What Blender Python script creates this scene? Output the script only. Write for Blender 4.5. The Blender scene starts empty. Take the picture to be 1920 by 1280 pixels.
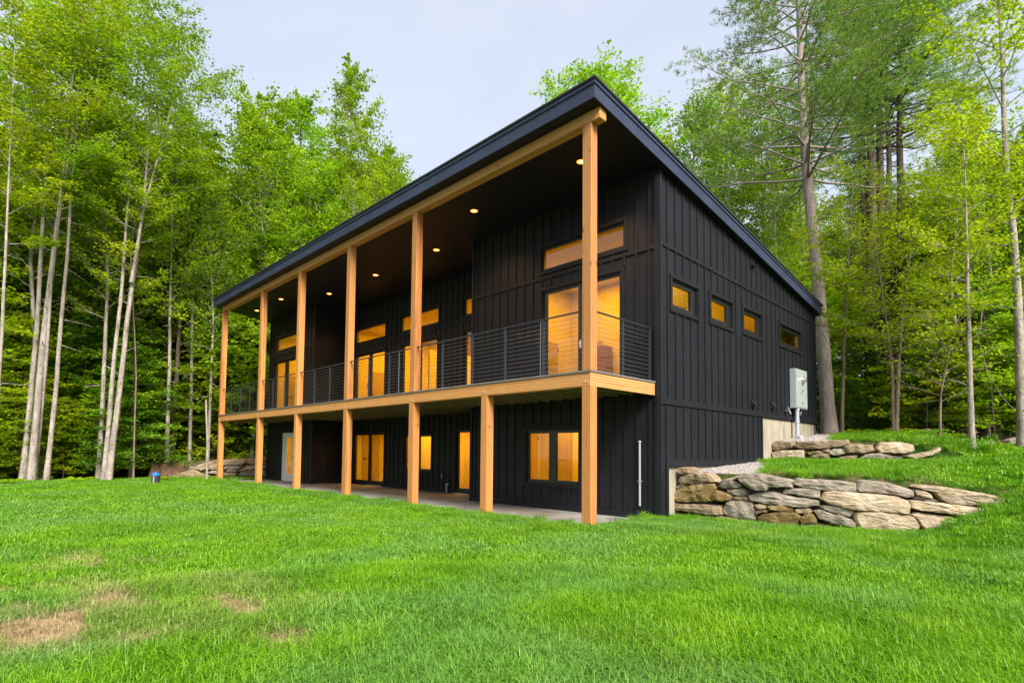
import bpy, bmesh, math, random
import numpy as np
from mathutils import Vector, Matrix

C = bpy.context.scene
COL = C.collection

# ------------------------------------------------------------------ camera
CAM = np.array([6.1104, -8.1029, 1.2777])
YAW, PITCH, ROLL, FPX, PPX, PPY = 0.7874, 0.0507, 0.0092, 1035.88, 960.0, 793.78
def _rot():
    f = np.array([-math.sin(YAW)*math.cos(PITCH), math.cos(YAW)*math.cos(PITCH), math.sin(PITCH)])
    r = np.array([math.cos(YAW), math.sin(YAW), 0.0]); u = np.cross(r, f)
    return np.array([math.cos(ROLL)*r+math.sin(ROLL)*u, -math.sin(ROLL)*r+math.cos(ROLL)*u, f])
RM = _rot()
cam_d = bpy.data.cameras.new('camera'); cam = bpy.data.objects.new('camera', cam_d); COL.objects.link(cam)
m = Matrix([[RM[0][i], RM[1][i], -RM[2][i]] for i in range(3)]).to_4x4()
m.translation = Vector(CAM); cam.matrix_world = m
cam_d.sensor_width = 36.0; cam_d.sensor_fit = 'HORIZONTAL'; cam_d.lens = 36.0*FPX/1920.0
cam_d.shift_x = 0.0; cam_d.shift_y = (PPY-640.0)/1920.0
cam_d.clip_start = 0.05; cam_d.clip_end = 2000.0
C.camera = cam
def at(px, py, D):
    """world point seen in direction (px,py) at horizontal distance D"""
    d = RM.T @ np.array([(px-PPX)/FPX, -(py-PPY)/FPX, 1.0])
    return CAM + d*(D/math.hypot(d[0], d[1]))

# ------------------------------------------------------------------ light
SUN_EL, SUN_AZ = math.radians(42), math.atan2(0.90, -0.36)     # azimuth measured from +Y towards +X
sdir = Vector((math.sin(SUN_AZ)*math.cos(SUN_EL), math.cos(SUN_AZ)*math.cos(SUN_EL), math.sin(SUN_EL)))
w = bpy.data.worlds.new('World'); C.world = w; w.use_nodes = True
nt = w.node_tree; nt.nodes.clear()
sky = nt.nodes.new('ShaderNodeTexSky'); sky.sky_type = 'NISHITA'; sky.sun_disc = False
sky.sun_elevation = SUN_EL; sky.sun_rotation = SUN_AZ
sky.dust_density = 3.0; sky.ozone_density = 1.0; sky.air_density = 1.0
bg1 = nt.nodes.new('ShaderNodeBackground'); bg1.inputs[1].default_value = 0.035
bg2 = nt.nodes.new('ShaderNodeBackground'); bg2.inputs[0].default_value = (0.66, 0.68, 0.78, 1); bg2.inputs[1].default_value = 0.295
tcw = nt.nodes.new('ShaderNodeTexCoord'); mpw = nt.nodes.new('ShaderNodeMapping'); mpw.inputs['Scale'].default_value = (1, 1, 2.2); nzw = nt.nodes.new('ShaderNodeTexNoise')
nzw.inputs['Scale'].default_value = 2.3; nzw.inputs['Detail'].default_value = 6; nzw.inputs['Roughness'].default_value = 0.55; nzw.inputs['Distortion'].default_value = 0.4
nt.links.new(tcw.outputs['Generated'], mpw.inputs[0]); nt.links.new(mpw.outputs[0], nzw.inputs['Vector'])
rpw = nt.nodes.new('ShaderNodeValToRGB'); rpw.color_ramp.elements[0].position = 0.35; rpw.color_ramp.elements[1].position = 0.68
rpw.color_ramp.elements[0].color = (0.64, 0.69, 0.80, 1); rpw.color_ramp.elements[1].color = (0.80, 0.80, 0.84, 1)
nt.links.new(nzw.outputs['Fac'], rpw.inputs[0]); nt.links.new(rpw.outputs[0], bg2.inputs[0])
ad = nt.nodes.new('ShaderNodeAddShader'); ow = nt.nodes.new('ShaderNodeOutputWorld')
nt.links.new(sky.outputs[0], bg1.inputs[0]); nt.links.new(bg1.outputs[0], ad.inputs[0])
nt.links.new(bg2.outputs[0], ad.inputs[1]); nt.links.new(ad.outputs[0], ow.inputs[0])
sl = bpy.data.lights.new('sun', 'SUN'); sl.energy = 2.5; sl.angle = math.radians(22); sl.color = (1.0, 0.95, 0.88)
so = bpy.data.objects.new('sun', sl); COL.objects.link(so); so.rotation_euler = sdir.to_track_quat('Z', 'Y').to_euler()
C.view_settings.view_transform = 'Standard'; C.view_settings.look = 'None'
C.view_settings.exposure = 1.55; C.view_settings.gamma = 1.0
C.cycles.use_denoising = True
C.cycles.max_bounces = 8; C.cycles.diffuse_bounces = 5; C.cycles.glossy_bounces = 3
C.cycles.transmission_bounces = 4; C.cycles.transparent_max_bounces = 8
C.cycles.sample_clamp_indirect = 4.0

# ------------------------------------------------------------------ helpers
def tag(o, label=None, cat=None, group=None, kind=None):
    if label: o['label'] = label
    if cat: o['category'] = cat
    if group: o['group'] = group
    if kind: o['kind'] = kind
    return o
def empty(name, loc=(0, 0, 0), parent=None):
    o = bpy.data.objects.new(name, None); COL.objects.link(o); o.location = loc
    o.empty_display_size = 0.2
    if parent: o.parent = parent
    return o
class MB:
    def __init__(s): s.v = []; s.f = []; s.smooth = False
    def add(s, v, f):
        n = len(s.v); s.v += [tuple(map(float, p)) for p in v]; s.f += [tuple(n+i for i in q) for q in f]; return s
    def box(s, a, b):
        x0, y0, z0 = [min(a[i], b[i]) for i in range(3)]; x1, y1, z1 = [max(a[i], b[i]) for i in range(3)]
        return s.add([(x0,y0,z0),(x1,y0,z0),(x1,y1,z0),(x0,y1,z0),(x0,y0,z1),(x1,y0,z1),(x1,y1,z1),(x0,y1,z1)],
                     [(0,3,2,1),(4,5,6,7),(0,1,5,4),(1,2,6,5),(2,3,7,6),(3,0,4,7)])
    def hexa(s, pts):   # 8 arbitrary corners, bottom 4 then top 4
        return s.add(pts, [(0,3,2,1),(4,5,6,7),(0,1,5,4),(1,2,6,5),(2,3,7,6),(3,0,4,7)])
    def cyl(s, p, q, r0, r1=None, n=12):
        r1 = r0 if r1 is None else r1
        p = Vector(p); q = Vector(q); d = (q-p).normalized(); a = d.orthogonal().normalized(); b = d.cross(a)
        v = []
        for c, r in ((p, r0), (q, r1)):
            for k in range(n):
                t = 2*math.pi*k/n; v.append(c+a*(r*math.cos(t))+b*(r*math.sin(t)))
        f = [(k, (k+1) % n, n+(k+1) % n, n+k) for k in range(n)]
        f += [tuple(range(n-1, -1, -1)), tuple(range(n, 2*n))]
        return s.add(v, f)
    def quad(s, a, b, c, d): return s.add([a, b, c, d], [(0, 1, 2, 3)])
    def build(s, name, mat, parent=None, bevel=0.0, smooth=False):
        me = bpy.data.meshes.new(name); me.from_pydata(s.v, [], s.f); me.update()
        if bevel:
            bm = bmesh.new(); bm.from_mesh(me)
            bmesh.ops.bevel(bm, geom=[e for e in bm.edges], offset=bevel, segments=1, affect='EDGES')
            bm.to_mesh(me); bm.free()
        if smooth: me.polygons.foreach_set('use_smooth', [True]*len(me.polygons))
        me.materials.append(mat)
        o = bpy.data.objects.new(name, me); COL.objects.link(o)
        if parent: o.parent = parent
        return o
def np_mesh(name, V, F, mat, parent=None, smooth=False):
    """F: (N,k) int array"""
    V = np.ascontiguousarray(V, dtype=np.float32); F = np.ascontiguousarray(F, dtype=np.int32)
    me = bpy.data.meshes.new(name); n, k = F.shape
    me.vertices.add(len(V)); me.vertices.foreach_set('co', V.ravel())
    me.loops.add(n*k); me.loops.foreach_set('vertex_index', F.ravel())
    me.polygons.add(n); me.polygons.foreach_set('loop_start', np.arange(n, dtype=np.int32)*k)
    if smooth: me.polygons.foreach_set('use_smooth', np.ones(n, dtype=bool))
    me.update(calc_edges=True)
    if mat: me.materials.append(mat)
    o = bpy.data.objects.new(name, me)
    COL.objects.link(o)
    if parent: o.parent = parent
    return o
def link_only(o, parent=None):
    COL.objects.link(o)
    if parent: o.parent = parent
    return o
def copy_tree(o, parent=None):
    c = o.copy(); COL.objects.link(c); c.parent = parent
    for ch in list(o.children): copy_tree(ch, c)
    return c

# ------------------------------------------------------------------ materials
class NB:
    def __init__(s, name):
        s.m = bpy.data.materials.new(name); s.m.use_nodes = True; s.t = s.m.node_tree; s.t.nodes.clear()
        s.out = s.n('OutputMaterial')
    def n(s, kind, **kw):
        x = s.t.nodes.new('ShaderNode'+kind)
        for k, v in kw.items():
            if k.startswith('i_'):
                key = k[2:]; key = int(key) if key.isdigit() else key.replace('_', ' ')
                x.inputs[key].default_value = v
            else: setattr(x, k, v)
        return x
    def l(s, a, b): s.t.links.new(a, b)
    def ramp(s, fac, stops, interp='LINEAR'):
        r = s.n('ValToRGB'); r.color_ramp.interpolation = interp
        while len(r.color_ramp.elements) < len(stops): r.color_ramp.elements.new(0.5)
        for e, (p, c) in zip(r.color_ramp.elements, stops):
            e.position = p; e.color = (*c, 1) if len(c) == 3 else c
        s.l(fac, r.inputs[0]); return r.outputs[0]
    def coords(s, kind='Object', scale=(1, 1, 1)):
        if kind == 'World': c = s.n('NewGeometry').outputs['Position']
        else: c = s.n('TexCoord').outputs[kind]
        mp = s.n('Mapping'); mp.inputs['Scale'].default_value = scale; s.l(c, mp.inputs[0]); return mp.outputs[0]
    def noise(s, co, scale, detail=4, rough=0.55, dist=0.0):
        x = s.n('TexNoise', i_Scale=scale, i_Detail=detail, i_Roughness=rough, i_Distortion=dist); s.l(co, x.inputs['Vector']); return x.outputs['Fac']
    def mix(s, fac, a, b, mode='MIX'):
        x = s.n('MixRGB', blend_type=mode)
        for v, i in ((fac, 0), (a, 1), (b, 2)):
            if isinstance(v, (int, float)): x.inputs[i].default_value = v if i == 0 else (v, v, v, 1)
            elif isinstance(v, tuple): x.inputs[i].default_value = (*v, 1)
            else: s.l(v, x.inputs[i])
        return x.outputs[0]
    def math(s, op, a, b=0.0):
        x = s.n('Math', operation=op)
        for v, i in ((a, 0), (b, 1)):
            if isinstance(v, (int, float)): x.inputs[i].default_value = v
            else: s.l(v, x.inputs[i])
        return x.outputs[0]
    def bump(s, h, strength=0.4, dist=0.01):
        x = s.n('Bump', i_Strength=strength, i_Distance=dist); s.l(h, x.inputs['Height']); return x.outputs[0]
    def pbr(s, color, rough=0.6, metal=0.0, bump=None, spec=0.5, coat=0.0):
        p = s.n('BsdfPrincipled')
        if isinstance(color, tuple): p.inputs['Base Color'].default_value = (*color, 1)
        else: s.l(color, p.inputs['Base Color'])
        if isinstance(rough, (int, float)): p.inputs['Roughness'].default_value = rough
        else: s.l(rough, p.inputs['Roughness'])
        p.inputs['Metallic'].default_value = metal; p.inputs['Specular IOR Level'].default_value = spec
        if bump is not None: s.l(bump, p.inputs['Normal'])
        s.l(p.outputs[0], s.out.inputs[0]); return s.m

def mat_siding(name, vert=True, tint=(0.0108, 0.0113, 0.0150)):
    b = NB(name); co = b.coords('World', (14, 14, 1.1) if vert else (1.2, 14, 14))
    n1 = b.noise(co, 5, 6, 0.7); n2 = b.noise(b.coords('World'), 1.3, 3)
    n3 = b.noise(b.coords('World', (1, 1, 0.35)), 55, 3, 0.7); f = b.math('ADD', b.math('ADD', b.math('MULTIPLY', n1, 0.42), b.math('MULTIPLY', n2, 0.26)), b.math('MULTIPLY', n3, 0.32))
    t = tint
    c = b.ramp(f, [(0.32, tuple(x*0.6 for x in t)), (0.5, t), (0.66, tuple(x*1.7 for x in t))])
    r = b.ramp(n1, [(0.3, (0.40,)*3), (0.7, (0.70,)*3)])
    return b.pbr(c, r, bump=b.bump(b.math('ADD', n1, n3), 0.6, 0.007), spec=0.24)
M = {}
M['siding'] = mat_siding('black_painted_siding')
M['trimblack'] = mat_siding('black_painted_trim', tint=(0.0108, 0.0108, 0.0130))
M['fascia'] = mat_siding('black_fascia_sky_tint', vert=False, tint=(0.032, 0.042, 0.078))  # black boards; the bluish sheen of the sky is put into the tint
def mat_cedar(name, axis, base=(0.53, 0.210, 0.052)):
    b = NB(name); info = b.n('ObjectInfo')
    sc = [16, 16, 16]; sc[axis] = 0.9
    tc = b.n('NewGeometry').outputs['Position']
    off = b.n('VectorMath', operation='ADD'); b.l(tc, off.inputs[0])
    rr = b.n('VectorMath', operation='SCALE'); rr.inputs[0].default_value = (13, 7, 5); b.l(info.outputs['Random'], rr.inputs['Scale'])
    b.l(rr.outputs[0], off.inputs[1])
    mp = b.n('Mapping'); mp.inputs['Scale'].default_value = sc; b.l(off.outputs[0], mp.inputs[0])
    n1 = b.noise(mp.outputs[0], 2.2, 5, 0.6, 1.6)
    wv = b.n('TexWave', wave_type='RINGS', rings_direction='XYZ'[axis], i_Scale=1.1, i_Distortion=5.0, i_Detail=3.0)
    wv.inputs['Detail Scale'].default_value = 0.8
    sc2 = [9, 9, 9]; sc2[axis] = 0.55
    mp2 = b.n('Mapping'); mp2.inputs['Scale'].default_value = sc2; b.l(off.outputs[0], mp2.inputs[0]); b.l(mp2.outputs[0], wv.inputs['Vector'])
    d = tuple(x*k for x, k in zip(base, (0.50, 0.38, 0.30))); li = tuple(min(1, x*k) for x, k in zip(base, (1.12, 1.24, 1.45)))
    g = b.math('ADD', b.math('MULTIPLY', n1, 0.55), b.math('MULTIPLY', wv.outputs['Fac'], 0.45))
    c = b.ramp(g, [(0.22, d), (0.42, base), (0.75, li)])
    big = b.noise(b.coords('World'), 0.7, 2)
    c = b.mix(b.math('MULTIPLY', big, 0.35), c, (0.56, 0.30, 0.12))
    # per timber tone
    hs = b.n('HueSaturation'); b.l(c, hs.inputs['Color'])
    b.l(b.math('ADD', b.math('MULTIPLY', info.outputs['Random'], 0.30), 0.85), hs.inputs['Value']); c = hs.outputs[0]
    # knots
    sck = [1, 1, 1]; sck[axis] = 0.55
    mpk = b.n('Mapping'); mpk.inputs['Scale'].default_value = sck; b.l(off.outputs[0], mpk.inputs[0])
    vo = b.n('TexVoronoi', i_Scale=3.4); b.l(mpk.outputs[0], vo.inputs['Vector'])
    k = b.ramp(vo.outputs['Distance'], [(0.06, (1, 1, 1)), (0.12, (0, 0, 0))])
    c = b.mix(b.math('MULTIPLY', k, 0.75), c, (0.16, 0.055, 0.02))
    return b.pbr(c, 0.55, bump=b.bump(g, 0.25, 0.004), spec=0.35)
M['cedar_z'] = mat_cedar('cedar_post', 2); M['cedar_x'] = mat_cedar('cedar_beam', 0, (0.51, 0.225, 0.060)); M['cedar_y'] = mat_cedar('cedar_side_beam', 1, (0.54, 0.26, 0.08))
b = NB('joist_lumber'); n1 = b.noise(b.coords('World', (12, 1, 12)), 3, 4)
M['joist'] = b.pbr(b.ramp(n1, [(0.3, (0.16, 0.12, 0.05)), (0.7, (0.30, 0.23, 0.10))]), 0.8)
b = NB('deck_board'); n1 = b.noise(b.coords('World', (1, 10, 10)), 3, 4)
M['deck'] = b.pbr(b.ramp(n1, [(0.3, (0.13, 0.115, 0.10)), (0.7, (0.22, 0.20, 0.18))]), 0.7)
# beadboard soffit: grooves every 9 cm running down the slope
b = NB('black_beadboard'); tc = b.n('NewGeometry').outputs['Position']; sx = b.n('SeparateXYZ'); b.l(tc, sx.inputs[0])
fr = b.math('FRACT', b.math('MULTIPLY', sx.outputs[0], 1/0.135))
gr = b.math('LESS_THAN', b.math('ABSOLUTE', b.math('SUBTRACT', fr, 0.5)), 0.07)
n1 = b.noise(b.coords('World', (10, 1, 1)), 4, 3)
M['soffit'] = b.pbr(b.mix(gr, (0.0045, 0.0062, 0.017), (0.0006, 0.0006, 0.0015)), 0.5, bump=b.bump(b.math('SUBTRACT', b.math('MULTIPLY', n1, 0.15), gr), 0.7, 0.008), spec=0.3)
b = NB('asphalt_shingle'); n1 = b.noise(b.coords('World'), 120, 2); M['shingle'] = b.pbr(b.ramp(n1, [(0.35, (0.008, 0.008, 0.009)), (0.7, (0.03, 0.03, 0.033))]), 0.9)
b = NB('concrete'); n1 = b.noise(b.coords('World', (1, 1, 0.35)), 3.5, 5, 0.65); n2 = b.noise(b.coords('World'), 45, 3)
c = b.ramp(n1, [(0.28, (0.20, 0.165, 0.11)), (0.5, (0.34, 0.295, 0.22)), (0.75, (0.44, 0.395, 0.32))])
M['concrete'] = b.pbr(c, 0.85, bump=b.bump(n2, 0.3, 0.004))
b = NB('patio_concrete'); n1 = b.noise(b.coords('World'), 1.6, 6, 0.7, 0.6); n2 = b.noise(b.coords('World'), 60, 3)
M['patio'] = b.pbr(b.ramp(n1, [(0.3, (0.16, 0.145, 0.13)), (0.5, (0.27, 0.25, 0.225)), (0.72, (0.36, 0.335, 0.30))]), 0.75, bump=b.bump(n2, 0.25, 0.003))
M['winframe'] = NB('black_window_frame').pbr((0.012, 0.012, 0.013), 0.35)
M['rail'] = NB('rail_metal').pbr((0.035, 0.037, 0.045), 0.38, 0.3)
M['cable'] = NB('steel_cable').pbr((0.20, 0.21, 0.24), 0.4, 0.6)
M['steel'] = NB('galvanised_steel').pbr((0.6, 0.6, 0.6), 0.35, 0.8)
M['bolt'] = NB('bolt_head').pbr((0.62, 0.50, 0.34), 0.4, 0.5)
M['whitedoor'] = NB('white_door_paint').pbr((0.72, 0.72, 0.74), 0.4)
M['pvc'] = NB('grey_white_pvc').pbr((0.34, 0.35, 0.36), 0.4)
M['conduit'] = NB('grey_conduit').pbr((0.36, 0.39, 0.45), 0.45)
b = NB('meter_box_paint'); n1 = b.noise(b.coords('World'), 6, 3); M['meter'] = b.pbr(b.ramp(n1, [(0.3, (0.30, 0.335, 0.335)), (0.7, (0.36, 0.395, 0.39))]), 0.4)
M['blackplastic'] = NB('black_plastic').pbr((0.014, 0.014, 0.016), 0.4)
M['blue'] = NB('blue_plastic').pbr((0.02, 0.16, 0.50), 0.35)
M['charcoal'] = NB('charcoal_plastic').pbr((0.03, 0.03, 0.04), 0.6)
# glass: a thin pane, clear with a fresnel reflection
b = NB('window_glass'); geo = b.n('NewGeometry'); dt = b.n('VectorMath', operation='DOT_PRODUCT'); b.l(geo.outputs['Incoming'], dt.inputs[0]); b.l(geo.outputs['Normal'], dt.inputs[1]); tr = b.n('BsdfTransparent'); tr.inputs[0].default_value = (0.95, 0.92, 0.80, 1)
gl = b.n('BsdfGlossy', i_Roughness=0.0); mx = b.n('MixShader'); b.l(b.math('ADD', 0.05, b.math('MULTIPLY', 0.8, b.math('POWER', b.math('SUBTRACT', 1.0, b.math('ABSOLUTE', dt.outputs['Value'])), 4.5))), mx.inputs[0]); b.l(tr.outputs[0], mx.inputs[1]); b.l(gl.outputs[0], mx.inputs[2]); b.l(mx.outputs[0], b.out.inputs[0]); M['glass'] = b.m
b = NB('interior_wall_paint'); n1 = b.noise(b.coords('World'), 0.6, 2); M['intwall'] = b.pbr(b.ramp(n1, [(0.3, (0.66, 0.56, 0.30)), (0.7, (0.76, 0.66, 0.38))]), 0.8)
b = NB('interior_floor_boards'); n1 = b.noise(b.coords('World', (1, 8, 1)), 2, 3); M['intfloor'] = b.pbr(b.ramp(n1, [(0.3, (0.28, 0.17, 0.08)), (0.7, (0.40, 0.26, 0.13))]), 0.45)
M['intdoor'] = NB('interior_door_paint').pbr((0.46, 0.34, 0.16), 0.45)
M['cabinet'] = NB('cabinet_wood').pbr((0.25, 0.12, 0.04), 0.5)
def emis(name, col, st):
    b = NB(name); e = b.n('Emission'); e.inputs[0].default_value = (*col, 1); e.inputs[1].default_value = st; b.l(e.outputs[0], b.out.inputs[0]); return b.m
M['lamp'] = emis('lit_lamp_disc', (1.0, 0.50, 0.10), 5.0); M['glow_ring'] = emis('painted_lamp_glow', (1.0, 0.27, 0.015), 1.3)  # orange glow round the lamp disc is an added emitting ring
def mat_stone(name, c0, c1, c2):
    b = NB(name); info = b.n('ObjectInfo'); tc = b.n('NewGeometry').outputs['Position']
    off = b.n('VectorMath', operation='ADD'); b.l(tc, off.inputs[0]); rr = b.n('VectorMath', operation='SCALE'); rr.inputs[0].default_value = (31, 17, 23)
    b.l(info.outputs['Random'], rr.inputs['Scale']); b.l(rr.outputs[0], off.inputs[1]); co = off.outputs[0]
    mp = b.n('Mapping'); mp.inputs['Scale'].default_value = (1, 1, 1.9); b.l(co, mp.inputs[0])
    n1 = b.noise(mp.outputs[0], 2.6, 7, 0.62, 0.5); n2 = b.noise(co, 38, 8, 0.75); n3 = b.noise(mp.outputs[0], 7, 4, 0.6, 1.0)
    c = b.ramp(n1, [(0.30, c0), (0.5, c1), (0.68, c2)])
    c = b.mix(b.math('MULTIPLY', n2, 0.45), c, tuple(x*0.45 for x in c0))
    hs = b.n('HueSaturation'); b.l(c, hs.inputs['Color']); b.l(b.math('ADD', b.math('MULTIPLY', info.outputs['Random'], 0.5), 0.78), hs.inputs['Value'])
    h = b.math('ADD', n2, b.math('MULTIPLY', n3, 1.8))
    return b.pbr(hs.outputs[0], 0.88, bump=b.bump(h, 0.9, 0.035), spec=0.25)
M['stone_t'] = mat_stone('tan_fieldstone', (0.25, 0.175, 0.10), (0.40, 0.30, 0.19), (0.51, 0.40, 0.27))
M['stone_g'] = mat_stone('grey_fieldstone', (0.235, 0.19, 0.145), (0.39, 0.33, 0.265), (0.50, 0.445, 0.37))
M['stone_o'] = mat_stone('ochre_fieldstone', (0.17, 0.11, 0.035), (0.29, 0.20, 0.075), (0.38, 0.28, 0.14))
M['stone_l'] = mat_stone('pale_fieldstone', (0.36, 0.26, 0.16), (0.52, 0.41, 0.28), (0.60, 0.50, 0.37))
b = NB('crushed_stone'); vo = b.n('TexVoronoi', i_Scale=45.0); b.l(b.coords('World'), vo.inputs['Vector'])
hs = b.ramp(b.n('ObjectInfo').outputs['Random'], [(0, (0.5,)*3), (1, (0.5,)*3)])
sp = b.n('SeparateColor'); b.l(vo.outputs['Color'], sp.inputs[0])
M['gravel'] = b.pbr(b.ramp(sp.outputs[0], [(0.0, (0.16, 0.13, 0.115)), (0.5, (0.34, 0.30, 0.27)), (1.0, (0.52, 0.48, 0.44))]), 0.9)
# ground: soil+thatch under the lawn, leaf litter in the woods
b = NB('ground_cover'); at1 = b.n('Attribute', attribute_name='litter'); co = b.coords('World')
n1 = b.noise(co, 1.2, 6, 0.7); n2 = b.noise(co, 14, 5, 0.7); n3 = b.noise(co, 0.35, 3)
gcol = b.ramp(n2, [(0.3, (0.015, 0.04, 0.005)), (0.7, (0.04, 0.10, 0.010))])
lcol = b.ramp(n2, [(0.30, (0.055, 0.030, 0.018)), (0.5, (0.15, 0.085, 0.05)), (0.75, (0.28, 0.18, 0.12))])
lcol = b.mix(b.ramp(n1, [(0.5, (0, 0, 0)), (0.62, (1, 1, 1))]), lcol, (0.035, 0.075, 0.012))
at2 = b.n('Attribute', attribute_name='dry'); gcol = b.mix(at2.outputs['Fac'], gcol, b.ramp(n2, [(0.3, (0.26, 0.17, 0.08)), (0.7, (0.48, 0.36, 0.20))]))
M['ground'] = b.pbr(b.mix(at1.outputs['Fac'], gcol, lcol), 0.95, bump=b.bump(n2, 0.8, 0.05), spec=0.1)
def mat_leaf(name, c0, c1, c2, trans=0.45, inst=False):
    b = NB(name); info = b.n('ObjectInfo'); co = b.coords('World')
    n1 = b.noise(co, 0.45, 2); n2 = b.noise(co, 9.0, 2)
    f = b.math('ADD', b.math('MULTIPLY', n1, 0.55), b.math('MULTIPLY', n2, 0.45))
    c = b.ramp(f, [(0.34, c0), (0.5, c1), (0.66, c2)])
    hs = b.n('HueSaturation'); b.l(c, hs.inputs['Color'])
    b.l(b.math('ADD', b.math('MULTIPLY', info.outputs['Random'], 0.022), 0.477), hs.inputs['Hue'])
    b.l(b.math('ADD', b.math('MULTIPLY', info.outputs['Random'], 0.4), 0.8), hs.inputs['Value'])
    d = b.n('BsdfDiffuse'); t = b.n('BsdfTranslucent'); mx = b.n('MixShader', i_0=trans)
    b.l(hs.outputs[0], d.inputs[0]); b.l(hs.outputs[0], t.inputs[0]); b.l(d.outputs[0], mx.inputs[1]); b.l(t.outputs[0], mx.inputs[2])
    g = b.n('BsdfGlossy', i_Roughness=0.45); g.inputs[0].default_value = (1, 1, 1, 1); m2 = b.n('MixShader', i_0=0.008)
    b.l(mx.outputs[0], m2.inputs[1]); b.l(g.outputs[0], m2.inputs[2]); b.l(m2.outputs[0], b.out.inputs[0]); return b.m
M['leaf_maple'] = mat_leaf('maple_leaves', (0.14, 0.30, 0.010), (0.26, 0.46, 0.014), (0.43, 0.62, 0.02), 0.52)
M['leaf_yellow'] = mat_leaf('yellow_green_leaves', (0.20, 0.36, 0.006), (0.35, 0.52, 0.010), (0.55, 0.68, 0.02), 0.52)
M['leaf_dark'] = mat_leaf('hemlock_leaves', (0.05, 0.17, 0.008), (0.11, 0.30, 0.012), (0.24, 0.46, 0.025), 0.4)
M['leaf_mid'] = mat_leaf('ash_leaves', (0.11, 0.25, 0.02), (0.20, 0.38, 0.03), (0.34, 0.52, 0.05), 0.45)
M['needle'] = mat_leaf('pine_needles', (0.09, 0.21, 0.03), (0.17, 0.35, 0.045), (0.31, 0.52, 0.07), 0.35)
def mat_bark(name, c0, c1, spots, sc=6.0):
    b = NB(name); co = b.coords('World', (1, 1, 0.3)); n1 = b.noise(co, sc, 6, 0.7, 0.4); n2 = b.noise(b.coords('World', (1, 1, 0.7)), sc*3.2, 4, 0.6)
    c = b.ramp(n1, [(0.35, c0), (0.65, c1)])
    k = b.ramp(n2, [(0.34, (1, 1, 1)), (0.42, (0, 0, 0))])
    c = b.mix(b.math('MULTIPLY', k, spots), c, (0.035, 0.025, 0.018))
    return b.pbr(c, 0.9, bump=b.bump(b.math('ADD', n1, n2), 0.8, 0.03), spec=0.2)
M['bark_pale'] = mat_bark('pale_bark', (0.20, 0.165, 0.135), (0.46, 0.40, 0.34), 0.85)
M['bark_pine'] = mat_bark('pine_bark', (0.27, 0.21, 0.19), (0.44, 0.36, 0.34), 0.7, 7.0)
M['bark_dark'] = mat_bark('dark_bark', (0.07, 0.05, 0.04), (0.17, 0.13, 0.105), 0.6)
M['bark_brown'] = mat_bark('brown_bark', (0.14, 0.10, 0.07), (0.27, 0.21, 0.15), 0.6)
# grass blades
b = NB('grass_blades'); co = b.coords('World')
ad_ = b.n('Attribute', attribute_name='dry', attribute_type='INSTANCER'); ab_ = b.n('Attribute', attribute_name='blue', attribute_type='INSTANCER')
n1 = b.noise(co, 0.9, 3, 0.6); n2 = b.noise(co, 30, 2)
f = b.math('ADD', b.math('MULTIPLY', n1, 0.5), b.math('MULTIPLY', n2, 0.5))
c = b.ramp(f, [(0.32, (0.075, 0.215, 0.004)), (0.5, (0.150, 0.37, 0.006)), (0.68, (0.28, 0.50, 0.012))])
c = b.mix(ab_.outputs['Fac'], c, b.ramp(n2, [(0.3, (0.08, 0.25, 0.03)), (0.7, (0.25, 0.48, 0.14))]))
n4 = b.noise(co, 75, 1); c = b.mix(b.ramp(n4, [(0.66, (0, 0, 0)), (0.70, (0.75, 0.75, 0.75))]), c, (0.50, 0.42, 0.20))
c = b.mix(ad_.outputs['Fac'], c, b.ramp(n2, [(0.3, (0.36, 0.26, 0.12)), (0.7, (0.66, 0.52, 0.30))]))
d = b.n('BsdfDiffuse'); t = b.n('BsdfTranslucent'); mx = b.n('MixShader', i_0=0.35); b.l(c, d.inputs[0]); b.l(c, t.inputs[0])
b.l(d.outputs[0], mx.inputs[1]); b.l(t.outputs[0], mx.inputs[2]); g = b.n('BsdfGlossy', i_Roughness=0.4); m2 = b.n('MixShader', i_0=0.02)
b.l(mx.outputs[0], m2.inputs[1]); b.l(g.outputs[0], m2.inputs[2]); b.l(m2.outputs[0], b.out.inputs[0]); M['grass'] = b.m

# ------------------------------------------------------------------ ground
def vnoise(x, y, seed=0):
    x = np.asarray(x, float); y = np.asarray(y, float); xi = np.floor(x).astype(int); yi = np.floor(y).astype(int); fx = x-xi; fy = y-yi
    def h(a, b_):
        n = (a*374761393 + b_*668265263 + seed*1442695041) & 0x7fffffff
        n = ((n ^ (n >> 13))*1274126177) & 0x7fffffff; return ((n ^ (n >> 16)) & 0xffff)/65535.0
    sx = fx*fx*(3-2*fx); sy = fy*fy*(3-2*fy)
    return (h(xi, yi)*(1-sx)+h(xi+1, yi)*sx)*(1-sy)+(h(xi, yi+1)*(1-sx)+h(xi+1, yi+1)*sx)*sy
def fbm(x, y, seed=0): return (vnoise(x, y, seed)+0.5*vnoise(x*2.1, y*2.1, seed+1)+0.25*vnoise(x*4.3, y*4.3, seed+2))/1.75
def sstep(a, b_, x): t = np.clip((np.asarray(x, float)-a)/(b_-a), 0, 1); return t*t*(3-2*t)
LP = [(0.12,3.0),(1.0,2.93),(2.15,2.95),(3.2,3.25),(4.2,4.0),(4.9,4.45),(5.45,4.8)]
UP = [(0.1,8.6),(1.2,8.5),(2.2,8.7),(3.2,9.3),(3.9,10.2),(4.3,11)]
XP = [(-24.8,-2.2),(-23.8,-0.8),(-22.7,1.2),(-21.6,2.4),(-20.9,2.7)]
def pathy(P, x): return np.interp(x, [p[0] for p in P], [p[1] for p in P])
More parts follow.
